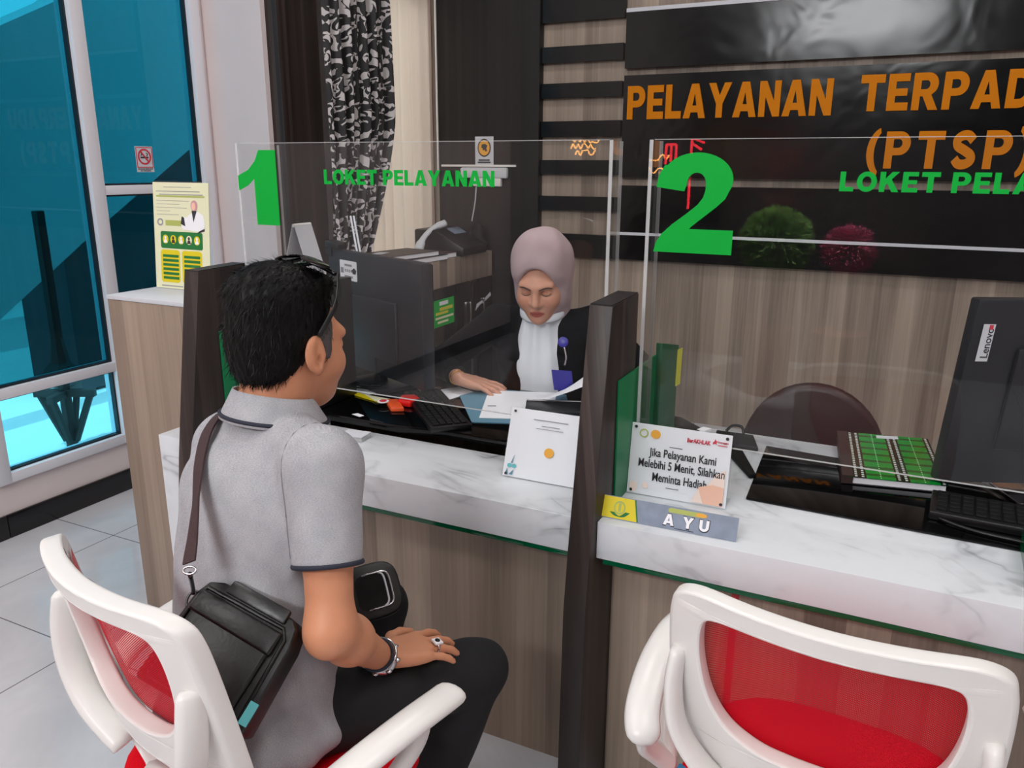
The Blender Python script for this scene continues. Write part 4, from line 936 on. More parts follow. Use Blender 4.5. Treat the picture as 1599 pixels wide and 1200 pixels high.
# ---------------------------------------------------------------- visitor chairs: white frame, red mesh back
def chair(label, loc, rot):
    t = thing('office_chair', label, 'chair', loc, rot, 'white visitor chairs with red mesh backs', local=True)
    def bp(u, v, d=0):      # point of the curved reclining back; v 0 bottom .. 1 top, d forwards
        z = .50+.43*v; y = -.165-.105*max(v,0)**1.15+.05*(u/.2)**2*.9-.012*math.sin(math.pi*v); return V((u, y+d, z))
    def sm(pts, k=5): return [tuple(p[:2]) for p in catmull([(a,b_,0) for a, b_ in pts]+[(pts[0][0],pts[0][1],0)], k)][:-1]
    def half(pts): return pts+[(-a,b_) for a, b_ in pts[::-1] if a > 1e-6]
    outer = sm(half([(0,1.0),(.10,1.0),(.165,.995),(.197,.965),(.208,.91),(.212,.80),(.212,.62),(.208,.44),(.200,.28),(.184,.13),(.150,.03),(.09,-.03),(.04,-.035)]))
    upper = sm(half([(0,.938),(.10,.938),(.145,.928),(.166,.895),(.173,.81),(.169,.69),(.155,.575),(.126,.485),(.08,.44),(.035,.433)]))
    lower = sm(half([(0,.29),(.05,.29),(.085,.275),(.088,.21),(.07,.13),(.03,.11)]))
    fill = fill2d([outer, upper, lower], .009, .007)
    bm = bmesh.new(); bm.from_mesh(fill)
    bmesh.ops.triangulate(bm, faces=[f for f in bm.faces if len(f.verts) > 4])
    for it in range(3):
        es = [e for e in bm.edges if e.calc_length() > .05 and abs(e.verts[0].co.x-e.verts[1].co.x) > .02]
        if not es: break
        bmesh.ops.subdivide_edges(bm, edges=es, cuts=1); bmesh.ops.triangulate(bm, faces=[f for f in bm.faces if len(f.verts) > 4])
    for q in bm.verts: q.co = bp(q.co.x, q.co.y, q.co.z)
    bmesh.ops.recalc_face_normals(bm, faces=bm.faces)
    for f in bm.faces: f.smooth = True
    for e in bm.edges:
        if len(e.link_faces) == 2 and e.calc_face_angle(0) > .6: e.smooth = False
    me = bpy.data.meshes.new('back_frame'); bm.to_mesh(me); bm.free(); me.materials.append(MT['white_plastic'])
    o = bpy.data.objects.new('back_frame', me); COL.objects.link(o); o.parent = t; ORG[o.name] = V((0,0,0))
    # mesh panels stretched on the front of the frame
    B().grid(lambda a, b_: bp((a-.5)*2*(.178-.06*max(0,1-b_*1.6)**1.5), .415+.515*b_, .021), 24, 24).build('mesh_back', 'red_mesh', t, smooth=True)
    B().grid(lambda a, b_: bp((a-.5)*.20, .08+.21*b_, .021), 10, 8).build('lumbar_mesh', 'red_mesh', t, smooth=True)
    # rear Y-brace
    for sx in (-1,1):
        pts = catmull([bp(sx*.200,.74,-.012), bp(sx*.203,.60,-.036), bp(sx*.190,.44,-.050), bp(sx*.145,.30,-.045), bp(sx*.08,.18,-.025)], 5)
        B().tube(pts, [.016]+[.020]*(len(pts)-2)+[.020], 10, flat=(.62,1.25), upv=(0,1,0)).build('back_brace', 'white_plastic', t, smooth=True)
    br = bp(-.168,.235,-.063); du = (bp(-.14,.30,-.065)-bp(-.19,.38,-.072)); du = V((.046,-.004,-.020)); dv = V((.012,-.004,.032))
    st = poly2d('maker_tag', [rrect(0,0,1,1,.1)], br-du*.5-dv*.5, du, dv, 'sticker_blue', t, .001)
    text('lettering', 'INCO', br-du*.5-dv*.5+du*.12+dv*.3+du.cross(dv).normalized()*.0011, du*.76, dv*.42, 'ink_white', st, .01, .0004)
    # spine to the seat
    B().tube(catmull([bp(0,.12,-.01), (0,-.17,.47), (0,-.10,.425), (0,.02,.415)], 5), .032, 10, flat=(1.3,.7)).build('spine', 'white_plastic', t, smooth=True)
    # seat
    sq = lambda a, rx, ry, e=.62: (rx*abs(math.cos(a))**e*math.copysign(1,math.cos(a)), ry*abs(math.sin(a))**e*math.copysign(1,math.sin(a)))
    b = B(); n = 40; rings = []
    for z, s_ in ((.430,.90),(.436,.97),(.450,1.0),(.466,.985),(.478,.93),(.485,.80),(.488,.55),(.489,.25)):
        rings.append([V((sq(2*math.pi*i/n,.238*s_,.225*s_)[0], sq(2*math.pi*i/n,.238*s_,.225*s_)[1]+.015, z)) for i in range(n)])
    vs = [p for r in rings for p in r]; fs = [(i*n+j,i*n+(j+1)%n,(i+1)*n+(j+1)%n,(i+1)*n+j) for i in range(len(rings)-1) for j in range(n)]+[tuple(range(n))[::-1],tuple(range(7*n,8*n))]
    b.add(vs, fs); b.build('seat', 'red_fabric', t, smooth=True)
    B().prism([V((sq(2*math.pi*i/30,.205,.19)[0], sq(2*math.pi*i/30,.205,.19)[1]+.015, .405)) for i in range(30)], (0,0,.0245)).build('seat_pan', 'white_plastic', t, bevel=.006)
    # arms: pad, front strut looping back to the seat
    for sx in (-1,1):
        pts = catmull([(sx*.265,-.155,.575),(sx*.288,-.11,.606),(sx*.302,-.02,.634),(sx*.305,.08,.645),(sx*.298,.155,.640),(sx*.292,.185,.636)], 6)
        r = [.012,.022,.028]+[.030]*(len(pts)-6)+[.029,.023,.012]
        a = B().tube(pts, r, 14, flat=(1.0,.56)).build('armrest', 'white_plastic', t, smooth=True)
        pts = catmull([(sx*.302,.10,.630),(sx*.298,.085,.59),(sx*.285,.03,.535),(sx*.262,-.04,.485),(sx*.235,-.06,.435),(sx*.16,-.05,.414)], 6)
        B().tube(pts, [.016]+[.018]*(len(pts)-2)+[.018], 10, flat=(.75,1.35), upv=(0,1,.2)).build('arm_strut', 'white_plastic', a, smooth=True)
        pts = catmull([(sx*.27,-.14,.588),(sx*.278,-.12,.55),(sx*.27,-.08,.505),(sx*.25,-.05,.465)], 6)
        B().tube(pts, .016, 10, flat=(.75,1.3), upv=(0,1,.2)).build('rear_strut', 'white_plastic', a, smooth=True)
    B().lathe([(.03,.10),(.03,.25),(.02,.25),(.02,.405)], (0,.015,0), 16).build('gas_column', 'chrome', t)
    for i in range(5):
        q = 2*math.pi*i/5+.3; d = V((math.cos(q),math.sin(q),0)); c = V((0,.015,0))
        B().tube([c+V((0,0,.115)), c+d*.16+V((0,0,.10)), c+d*.29+V((0,0,.07))], [.03,.024,.018], 10).build('base_leg', 'white_plastic', t, smooth=True)
        tr = V((-d.y,d.x,0)); B().lathe([(.026,-.018),(.028,-.012),(.028,.012),(.026,.018)], c+d*.29+V((0,0,.0285)), 14, 0, (d, V((0,0,1)), tr)).build('caster', 'black_plastic', t, smooth='auto')
    return t
chair('white chair with red mesh back on which the man in grey sits', (-.930,.900,0), math.radians(-14))
chair('empty white chair with red mesh back, drawn up to counter two', (-.015,1.235,0), math.radians(-4))
# ---------------------------------------------------------------- things on the far side of the hall, seen only as reflections
t = thing('neon_sign', 'glowing orange and red tube sign on the wall opposite the counters', 'sign', (-1.9,-2.98,1.5))
rn = random.Random(11)
B().box(-2.75,-1.35,-2.995,-2.975,1.05,1.85).build('backing_board', 'black_matte', t)
for r_, (xa, n_, za) in enumerate(((-2.62,13,1.69),(-2.61,11,1.64),(-2.57,9,1.59),(-1.93,8,1.55),(-1.95,7,1.45))):
    pts = [(xa+.022*i, -2.955, za+rn.choice((-.022,.022))*rn.uniform(.6,1)) for i in range(n_)]
    B().tube(catmull(pts, 4), .0055, 6).build('orange_tube', 'neon_orange', t, smooth=True)
for p, q in (((-1.80,1.65),(-1.72,1.65)),((-1.80,1.65),(-1.80,1.50)),((-1.76,1.65),(-1.76,1.52)),((-1.72,1.65),(-1.72,1.50)),((-1.60,1.70),(-1.60,1.16)),((-1.60,1.70),(-1.50,1.66)),((-1.60,1.66),(-1.52,1.61))):
    B().tube([(p[0],-2.955,p[1]),(q[0],-2.955,q[1])], .010, 6).build('red_tube', 'neon_red', t, smooth=True)
def leafy(name, label, cat, c, r, mat, n, seed):
    t = thing(name, label, cat, (c[0],c[1],0)); rs = random.Random(seed); b = B()
    B().lathe([(.13,0),(.17,.42),(.175,.45),(.15,.45)], (c[0],c[1],.001), 20).build('pot', 'terracotta', t, smooth='auto')
    B().tube([(c[0],c[1],.45),(c[0],c[1],c[2]-r*.3)], .015, 8).build('stem', 'timber', t)
    for i in range(n):
        d = V((rs.gauss(0,1),rs.gauss(0,1),rs.gauss(0,1))).normalized(); p = V(c)+d*r*rs.uniform(.75,1.02)*V((1,1,.85)).length/1.62
        a_ = d.cross(V((rs.random(),rs.random(),rs.random()))).normalized(); e_ = a_.cross(d); s_ = .022
        b.add([p-a_*s_*.5, p+e_*s_, p+a_*s_*.5, p+d*s_*1.8], [(0,1,3),(1,2,3),(2,0,3)])
    tag(b.build('foliage', mat, t), kind='stuff')
leafy('potted_bush', 'round clipped green bush in a pot across the hall from counter two', 'plant', (-.77,-2.0,1.01), .21, 'bush_green', 2600, 1)
leafy('flowering_plant', 'pink flowering plant in a pot across the hall beside the round bush', 'plant', (-.33,-2.05,.98), .14, 'blossom_pink', 700, 2)
sl = bpy.data.lights.new('bush_fill_spot', 'SPOT'); sl.energy = 600; sl.spot_size = .55; sl.spot_blend = .5  # added spot, brightens the bush so its reflection shows
so2 = bpy.data.objects.new('bush_fill_spot', sl); COL.objects.link(so2); so2.location = (-.6,-1.2,2.9); so2.rotation_euler = (V((-.6,-2.0,1.05))-V((-.6,-1.2,2.9))).to_track_quat('-Z','Y').to_euler()
# ---------------------------------------------------------------- people
def hand(S, wrist, d, up_, side, sc=1.0, curl=(.25,.5,.6), thumb=1, spread=1, k=.003):
    """palm and five separate fingers; side: unit vector from index towards little finger"""
    w_ = np.array(wrist,float); d = np.array(d,float); d /= np.linalg.norm(d); s_ = np.array(side,float); s_ -= d*(s_@d); s_ /= np.linalg.norm(s_)
    n_ = np.cross(s_, d); n_ = n_ if n_@np.array(up_) > 0 else -n_
    kn = []
    for off, ln, L, r in ((-.031,.080,.070,.0088),(-.010,.084,.078,.0090),(.011,.080,.072,.0086),(.030,.070,.056,.0078)):
        off, ln, L, r = off*sc, ln*sc, L*sc, r*sc
        q = w_+d*ln+s_*off+n_*.004*sc; kn.append(q)
        S.cap(w_+s_*off*.55+d*.012*sc, q, .014*sc, .0105*sc, .010)
        dir_ = d+s_*(off/(.03*sc))*.10*spread; dir_ /= np.linalg.norm(dir_); a = 0; p = q
        for f_, c_, r1, r2 in ((.46,curl[0],1,.95),(.30,curl[1],.95,.88),(.24,curl[2],.88,.74)):
            a += c_; e = p+(dir_*math.cos(a)-n_*math.sin(a))*L*f_; S.cap(p, e, r*r1*.96, r*r2*.96, .0025); p = e
    S.ell(w_+d*.045*sc, np.array((.036,.046,.0135))*sc, np.array([s_, d, n_]), .010)
    b_ = w_+d*.022*sc-s_*.026*sc-n_*.003*sc; t1 = b_+(d*.55-s_*.78*thumb-n_*.1)*.040*sc; t2 = t1+(d*.86-s_*.40-n_*.12)*.032*sc; t3 = t2+(d*.97-s_*.08-n_*.18)*.026*sc
    S.cap(b_, t1, .0145*sc, .0110*sc, .010); S.cap(t1, t2, .0108*sc, .0098*sc, .004); S.cap(t2, t3, .0098*sc, .0078*sc, .004)
    return kn, n_, s_, d
def head(S, o, R, sc=1.0, man=True):
    o = np.array(o,float); R = np.array(R,float)
    def L(x, y, z): return o+sc*(R.T@np.array((x,y,z)))
    def e(x, y, z, a, b_, c_, k=.02, sub=False): S.ell(L(x,y,z), np.array((a,b_,c_))*sc, R, k*sc, sub)
    e(0,-.011,.025,.077,.092,.094); e(0,.035,-.045,.062,.066,.085,.03); e(0,.058,-.098,.036 if man else .031,.036,.030,.03)
    e(0,-.005,-.075,.056,.05,.05,.03); e(0,.080,.012,.050,.016,.014,.02)
    for s_ in (-1,1):
        e(s_*.036,.062,-.045,.026,.030,.028,.025); e(s_*.031,.091,-.012,.018,.014,.012,.010,True)
        e(s_*.031,.0815,-.013,.0155,.0125,.0115,.006); S.cap(L(s_*.012,.098,.008), L(s_*.045,.084,.008), .006*sc, .005*sc, .012*sc)
    S.cap(L(0,.096,.0), L(0,.114,-.040), .008*sc, .0115*sc, .012*sc); e(-.011,.102,-.046,.008,.010,.007,.008); e(.011,.102,-.046,.008,.010,.007,.008)
    e(0,.095,-.074,.021,.011,.0055,.006); e(0,.093,-.084,.018,.010,.006,.006); e(0,.1045,-.0790,.017,.006,.0012,.003,True); e(0,.084,-.108,.018,.014,.014,.014)
    if man:
        for s_ in (-1,1):
            e(s_*.083,-.006,-.018,.0075,.020,.032,.005); e(s_*.083,.003,-.046,.0065,.010,.012,.006); e(s_*.078,.012,-.024,.006,.007,.016,.008)
            e(s_*.0935,-.002,-.010,.0075,.0115,.020,.003,True); e(s_*.091,.003,-.030,.010,.0075,.010,.003,True); S.cap(L(s_*.0845,-.012,-.004), L(s_*.0855,-.008,-.030), .0028*sc, .0030*sc, .003); S.cap(L(s_*.0835,.012,-.022), L(s_*.084,.010,-.032), .004*sc, .0035*sc, .004)
    return L
def loc_of(vs, o, R, sc): return (vs-np.array(o))@np.array(R,float).T/sc
def blades(name, src, mat, parent, n, ln, wd, flow, keep=None, lift=.25, seed=1):
    rs = np.random.RandomState(seed); me = src.data; off = ORG[src.name]
    co = np.empty(len(me.vertices)*3); me.vertices.foreach_get('co', co); co = co.reshape(-1,3)
    no = np.empty(len(me.vertices)*3); me.vertices.foreach_get('normal', no); no = no.reshape(-1,3)
    ids = np.arange(len(co)); w0 = co+np.array(off)
    if keep is not None: ids = ids[keep(w0)]
    ids = rs.choice(ids, n); b = B()
    for i in ids:
        p, q = w0[i]-no[i]*.002, no[i]; f = flow(w0[i]); f = f-q*(f@q); f = f/max(np.linalg.norm(f),1e-6)+rs.normal(0,.25,3); s_ = np.cross(f, q); s_ /= max(np.linalg.norm(s_),1e-6)
        l_ = ln*rs.uniform(.6,1.2); m = p+(f*.55+q*lift)*l_; e = p+(f*1.0+q*lift*1.1)*l_
        b.add([p-s_*wd, p+s_*wd, m+s_*wd*.7, m-s_*wd*.7, e], [(0,1,2,3),(3,2,4)])
    return tag(b.build(name, mat, parent, smooth=True), kind='stuff')
# ---- the man
man = thing('person', 'man in a grey polo shirt and black trousers seated at counter one, seen from behind', 'person', (-.935,.96,.49))
MF = np.array((.20,.98,0.)); MF /= np.linalg.norm(MF); MR = np.array((MF[1],-MF[0],0)); MZ = np.array((0,0,1.)); MB = np.array([MR,MF,MZ]); M0 = np.array((-.960,.925,0))
def M(x, y, z): return M0+MR*x+MF*y+MZ*z
HO = np.array((-.958,1.062,1.206)); HR = frame((.21,.97,-.10)); 
shR, elR, wrR = M(.156,.052,1.033), np.array((-.738,.868,.795)), np.array((-.765,1.030,.640))
shL, elL, wrL = M(-.155,.085,.992), M(-.205,.15,.785), M(-.205,.235,.665)
hipR, knR, anR = M(.085,-.02,.562), np.array((-.688,1.243,.503)), np.array((-.80,1.13,.09))
hipL, knL, anL = M(-.09,-.01,.562), np.array((-.985,1.325,.525)), np.array((-1.00,1.24,.09))
nb = np.array((-.968,1.022,1.098))
S = SDF(); Lh = head(S, HO, HR, 1.0, True)
S.chain([Lh(0,-.022,-.06), nb, M(-.02,.07,.98)], [.055,.049,.052], .03)
S.chain([M(-.01,.05,.95), M(0,.0,.75), M(0,-.01,.58)], [.09,.10,.09], .04)
S.cap(nb-np.array((0,0,.06)), shR, .045, .042, .03); S.cap(nb-np.array((0,0,.06)), shL, .045, .042, .03)
for a, b_, c_ in ((shR,elR,wrR),(shL,elL,wrL)):
    m_ = a+(b_-a)*.5; S.chain([a, m_, b_], [.043,.040,.036], .02)
    f1 = b_+(c_-b_)*.32; S.chain([b_, f1, c_], [.0360,.0365,.0245], .03)
S.ell(elR+np.array((.004,-.020,-.004)), (.016,.016,.018), None, .03)
for a, b_, c_ in ((hipR,knR,anR),(hipL,knL,anL)): S.chain([a,b_,c_], [.06,.045,.035], .03)
hd = knR-hipR; hd[2] = -.03
kn, hn, hs, hdd = hand(S, wrR+np.array((.004,.012,-.004)), (.42,.90,-.20), (0,0,1), (.90,-.42,-.12), 1.03, (.10,.24,.26), 1, 2.0, .005)
hand(S, wrL, (.30,.93,-.22), (0,0,1), (-.93,.3,0), 1.0, (.15,.3,.35))
def tintm(v):
    c = np.ones((len(v),3)); q = loc_of(v, HO, HR, 1.0)
    near = np.abs(q).max(1) < .16
    lips = near&(((q[:,0]/.026)**2+((q[:,2]+.079)/.013)**2) < 1)&(q[:,1] > .08); c[lips] *= (.82,.62,.62)
    st_ = near&(q[:,1] > -.01)&(q[:,2] < -.06)&(q[:,1] > .02); c[st_] *= (.93,.93,.93)
    sc_ = near&(q[:,2] > -.06)&(q[:,1] < .03+.55*q[:,2])&(np.abs(q[:,0]) < .082); 
    return c
body = S.mesh(.0038, 'body', 'skin_man', man, tint=tintm, smooth=2)
# shirt
def fold(v, amp=.0075):
    d = v-M0; x = d@MR; y = d@MF; z = v[:,2]
    f = np.sin(z*55+x*38+4*np.sin(y*22))*.5+np.sin(z*33-x*60+2*np.sin(z*19))*.35+np.sin((x+y)*95+z*16)*.25
    g = np.clip((.98-z)/.30, .12, 1)
    c = np.stack([d[:,0],d[:,1],0*z],1)-np.outer(np.clip(z-.5,0,.6)*.1, MF); n = c/np.maximum(np.linalg.norm(c,axis=1),.02)[:,None]
    return v+n*(f*g*amp)[:,None]
T = SDF()
T.ell(M(.0,-.005,.63),(.170,.128,.16),MB,.04); T.ell(M(-.008,.02,.78),(.172,.122,.19),MB,.04); T.ell(M(-.015,.05,.92),(.182,.118,.135),MB,.04)
T.cap(nb-np.array((0,0,.045)), shR+np.array((0,0,-.006)), .052,.056,.035); T.cap(nb-np.array((0,0,.045)), shL+np.array((0,0,-.006)), .052,.056,.035)
T.ell(M(0,-.012,.555),(.192,.163,.085),MB,.03)
sd = (elR-shR)/np.linalg.norm(elR-shR); se = shR+sd*.158
T.cap(shR, se+sd*.03, .060,.0535,.03,[(sd,se)])
sdl = (elL-shL)/np.linalg.norm(elL-shL); sel = shL+sdl*.16; T.cap(shL, sel+sdl*.03, .060,.055,.03,[(sdl,sel)])
shirt = T.mesh(.005, 'polo_shirt', 'heather_grey', man, warp=fold, smooth=2, cut=[((0,0,-1),(0,0,.4965))])
def ring3(c, n_, r, k=40, rx=None, ph=0):
    n_ = V(n_).normalized(); a = n_.cross(V((0,0,1)) if abs(n_.z) < .9 else V((0,1,0))).normalized(); b_ = n_.cross(a); c = V(c)
    return [c+a*(math.cos(2*math.pi*i/k)*r)+b_*(math.sin(2*math.pi*i/k)*(rx or r)) for i in range(k)]
B().tube(ring3(se-sd*.003, sd, .0535), .0042, 8, closed=True).build('sleeve_trim', 'navy_trim', shirt, smooth=True)
B().tube(ring3(sel-sdl*.003, sdl, .0545), .0042, 8, closed=True).build('sleeve_trim', 'navy_trim', shirt, smooth=True)
from mathutils.bvhtree import BVHTree
def seam(src, c, nrm, a0, a1, k=36):
    me_ = src.data; of_ = ORG[src.name]; bv = BVHTree.FromPolygons([v_.co+of_ for v_ in me_.vertices], [tuple(p_.vertices) for p_ in me_.polygons])
    nrm = V(nrm).normalized(); a_ = nrm.cross(V((0,0,1))).normalized(); b_ = nrm.cross(a_); out_ = []
    for i in range(k):
        q = math.radians(a0+(a1-a0)*i/(k-1)); d_ = a_*math.cos(q)+b_*math.sin(q); h_ = bv.ray_cast(V(c)+d_*.3, -d_)
        if h_[0] is not None: out_.append(h_[0]-d_*.0004)
    return out_
sp = seam(shirt, M(.146,.045,.965), MR+.25*MZ, 0, 360)
B().tube(sp, .0016, 6).build('armhole_seam', 'seam_grey', shirt, smooth=True)
B().tube(ring3(se-sd*.026, sd, .0537), .0012, 6, closed=True).build('cuff_seam', 'seam_grey', shirt, smooth=True)
# collar: folded band around the neck, open at the front
cn = V((nb[0],nb[1],nb[2]))
def col_pt(a, v):       # a around (0 = back), v 0 top .. 1 lower edge
    r = .064+.026*v; up_ = .030-.050*v
    d = V(MF)*(-math.cos(a))*(r*1.02)+V(MR)*math.sin(a)*(r*1.10)
    return cn+d+V((0,0,up_-.018*(1-math.cos(a))*.9))+V(MF)*.004
b = B(); b.grid(lambda u, v: col_pt((u-.5)*2*2.62, v), 44, 6); o = b.build('collar', 'heather_grey', shirt, smooth=True)
md = o.modifiers.new('s','SOLIDIFY'); md.thickness = .0035
B().tube([col_pt((i/40-.5)*2*2.6, .86)+(col_pt((i/40-.5)*2*2.6, .86)-cn).normalized()*.0012 for i in range(41)], .0036, 8).build('collar_trim', 'navy_trim', shirt, smooth=True)
# trousers and shoes
U = SDF(); U.ell(M(0,-.012,.566),(.168,.135,.075),MB,.04)
U.chain([hipR, hipR+(knR-hipR)*.5, knR], [.078,.076,.064], .02); U.chain([knR, anR], [.062,.052], .012, [((0,0,-1),(0,0,.09))])
U.chain([hipL, hipL+(knL-hipL)*.5, knL], [.078,.076,.064], .02); U.chain([knL, anL], [.062,.052], .012, [((0,0,-1),(0,0,.09))])
def tw(v): return v+np.stack([np.sin(v[:,1]*70+v[:,0]*40)*.0018]*3,1)
U.mesh(.005, 'trousers', 'trousers', man, warp=tw, smooth=2, cut=[((0,0,-1),(0,0,.075))])
for an in (anR, anL):
    f_ = MF; s_ = SDF(); s_.cap(an+np.array((0,0,-.045)), an+f_*.15+np.array((0,0,-.058)), .040,.030,.02); s_.cap(an+f_*.05+np.array((0,0,-.02)), an+np.array((0,0,-.01)), .035,.038,.02)
    s_.mesh(.006, 'shoe', 'black_leather', man, cut=[((0,0,-1),(0,0,.002))])
# hair
HS = SDF()
def he(x, y, z, a, b_, c_, k=.02, clip=None, sub=False): HS.ell(Lh(x,y,z), (a,b_,c_), HR, k, sub, clip)
npl = np.array((0,1,-.50)); npl /= np.linalg.norm(npl); pn = HR.T@npl; pl = [(tuple(pn), tuple(Lh(0,.014,0)))]
he(0,-.015,.030,.0835,.097,.097,.01,pl); he(0,-.050,-.025,.068,.051,.072,.03,pl); he(0,-.04,.074,.068,.068,.048,.03,pl); he(0,.040,.092,.052,.042,.024,.02)
he(.095,.010,-.030,.026,.034,.045,.012,None,True); he(-.095,.010,-.030,.026,.034,.045,.012,None,True)
zc = HR.T@np.array((0,.25,-1)); zc /= np.linalg.norm(zc)
def hn_(v):
    q = loc_of(v, HO, HR, 1.0); n_ = q/np.linalg.norm(q,axis=1)[:,None]; a = np.arctan2(q[:,0],-q[:,1])
    f = np.sin(a*46+q[:,2]*60)*.0011+np.sin(a*83-q[:,2]*35)*.0008+np.sin(q[:,2]*150+a*20)*.0006; return v+(n_*f[:,None])@HR
hair = HS.mesh(.0042, 'hair', 'hair_black', man, warp=hn_, smooth=1, cut=[(tuple(zc), tuple(Lh(0,-.06,-.070)))])
GS = SDF(); GS.ell(Lh(0,.004,.005), (.0800,.080,.075), HR, .01, False, [(tuple(HR.T@np.array((0,1,-.25))/np.linalg.norm((0,1,-.25))), tuple(Lh(0,.042,.0))), (tuple(HR.T@np.array((0,0,-1.))), tuple(Lh(0,0,-.016)))])
for s_ in (-1,1): GS.ell(Lh(s_*.0755,.027,-.014), (.005,.010,.020), HR, .008)
side = GS.mesh(.0042, 'side_hair', 'hair_grey', man, smooth=1)
def flow(p):
    q = HR@(p-HO); d = np.array((q[0]*3, -.55-q[1]*1.5, -1.0 if q[2] < .07 else -.25)); return HR.T@d
hb = blades('hair_strands', hair, 'hair_black', man, 6500, .020, .0008, flow, None, .10, 3)
blades('side_strands', side, 'hair_grey', man, 700, .009, .0006, flow, None, .2, 4)
blades('side_strands', side, 'hair_black', man, 900, .010, .0007, flow, None, .2, 5)
# bracelet, ring
wd_ = (wrR-elR)/np.linalg.norm(wrR-elR); bc = wrR-wd_*.004
br = B().tube(ring3(bc, wd_, .0305, 36, .0275), .0065, 8, closed=True, flat=(.55,1.25)).build('bracelet', 'chrome', man, smooth=True)
for i in range(8):
    p = ring3(bc, wd_, .0335, 8, .0305)[i]; B().lathe([(.0055,-.002),(.0065,.001),(.003,.003)], p, 8, 0, None).build('bracelet_link', 'chrome', br, smooth=True)
B().tube(ring3(bc-V(wd_)*.016, wd_, .030, 30, .0275), .003, 6, closed=True).build('wrist_cord', 'navy_trim', man, smooth=True)
rc_ = kn[2]+hdd*.018+hn*.001
rg = B().tube(ring3(rc_, hdd, .0098, 24), .0022, 8, closed=True).build('finger_ring', 'chrome', man, smooth=True)
B().obox(V(rc_)+V(hn)*.0115, V(hdd)*.0085, V(hs)*.0085, V(hn)*.0022).build('ring_face', 'ink_white', rg, bevel=.0006)
B().lathe([(.0052,0),(.0045,.0022),(.002,.003)], V(rc_)+V(hn)*.0135, 14, 0, (V(hdd),V(hs),V(hn))).build('ring_stone', 'black_gloss', rg, smooth=True)
# sunglasses pushed up on the head
t = thing('sunglasses', 'black sunglasses pushed up on top of the man\'s head', 'sunglasses', tuple(Lh(0,.02,.13)))
fr_ = [Lh(x, .052-.35*x*x/.01*.05, .128-abs(x)*.18) for x in np.linspace(-.072,.072,13)]
B().tube(fr_, .004, 8).build('brow_bar', 'black_gloss', t, smooth=True)
for s_ in (-1,1):
    c = Lh(s_*.036,.028,.131); rt_ = HR.T@np.array((1,0,-s_*.30)); fw_ = HR.T@np.array((0,1,-.12)); rt_ /= np.linalg.norm(rt_); fw_ /= np.linalg.norm(fw_); nn_ = np.cross(rt_, fw_)
    B().prism([c+rt_*(.030*math.cos(q))+fw_*(.023*math.sin(q)) for q in [2*math.pi*i/28 for i in range(28)]], V(nn_)*.003).build('lens', 'black_gloss', t, bevel=.0008)
    tm = B().tube(catmull([Lh(s_*.076,.046,.116), Lh(s_*.088,.034,.070), Lh(s_*.090,.016,.040), Lh(s_*.090,-.002,.014)], 6), .0042, 8, flat=(.6,1.3)).build('temple_arm', 'black_plastic', t, smooth=True)
    p = V(Lh(s_*.0855,.038,.082)); B().obox(p+V(HR.T@np.array((s_*.0035,0,0))), V(HR.T@np.array((0,.003,-.001))), V(HR.T@np.array((s_*.005,-.005,-.013))), V(HR.T@np.array((s_*.0012,0,0)))).build('silver_inlay', 'steel_dark', tm)
# phone on his lap
t = thing('phone_pouch', 'black rounded pouch with a silver-rimmed window on the man\'s left thigh', 'pouch', (-.93,1.22,.62))
c = V((-.915,1.208,.640)); u = V((.62,.70,.10)).normalized(); n = V((.55,-.62,.50)); n = (n-u*n.dot(u)).normalized(); v = n.cross(u)
sh = [c+u*(.062*abs(math.cos(q))**.6*math.copysign(1,math.cos(q)))+v*(.058*abs(math.sin(q))**.6*math.copysign(1,math.sin(q))) for q in [2*math.pi*i/36 for i in range(36)]]
B().prism([p-n*.012 for p in sh], n*.024).build('pouch_body', 'black_leather', t, bevel=.006, seg=3)
win = [c+n*.0135+u*(.036*abs(math.cos(q))**.4*math.copysign(1,math.cos(q))+.006)+v*(.036*abs(math.sin(q))**.4*math.copysign(1,math.sin(q))) for q in [2*math.pi*i/32 for i in range(32)]]
B().prism([p-n*.001 for p in win], n*.0015).build('window', 'black_gloss', t); B().tube([p for i, p in enumerate(win[-9:]+win[:10])], .0024, 6).build('rim_and_glint', 'chrome', t, smooth=True); B().tube([p-u*.010 for p in (win[-6:]+win[:7])], .0022, 6).build('rim_and_glint', 'paper_grey', t, smooth=True)  # second, pale tube paints a reflection beside the chrome rim
# shoulder bag
t = thing('shoulder_bag', 'black leather shoulder bag with a brown strap hanging at the man\'s back', 'bag', (-.85,.75,.80))
bo, u, v, n = V((-0.8681, 0.7769, 0.7678)), V((0.9566, 0.0836, -0.2792)), V((0.124, 0.7504, 0.6492)), V((0.2638, -0.6557, 0.7075)); hw, hh, hd_ = .094, .088, .026
def bpnt(x, y, z=0): return bo+u*(x*hw)+v*(y*hh)+n*z
poly = [(-1.04,-.94),(-.98,-1.0),(.98,-1.0),(1.05,-.93),(1.0,.55),(.93,.86),(.78,1.0),(-.62,1.0),(-.86,.9),(-.97,.62)]
B().prism([bpnt(x,y,-hd_) for x, y in poly], n*(2*hd_)).build('bag_body', 'black_leather', t, bevel=.012, seg=4)
B().prism([bpnt(x,y,hd_-.002) for x, y in [(-.84,-.9),(.74,-.9),(.76,.62),(-.80,.66)]], n*.012).build('front_pocket', 'black_leather', t, bevel=.006, seg=3)
B().prism([bpnt(x,y,hd_+.004) for x, y in [(-.86,.34),(.80,.28),(.80,.70),(-.82,.74)]], n*.010).build('pocket_flap', 'black_leather', t, bevel=.004, seg=3)
B().prism([bpnt(x,y,hd_-.006) for x, y in [(-.50,.86),(.72,.84),(.70,1.10),(-.46,1.12)]], n*.012).build('top_handle', 'black_leather', t, bevel=.004)
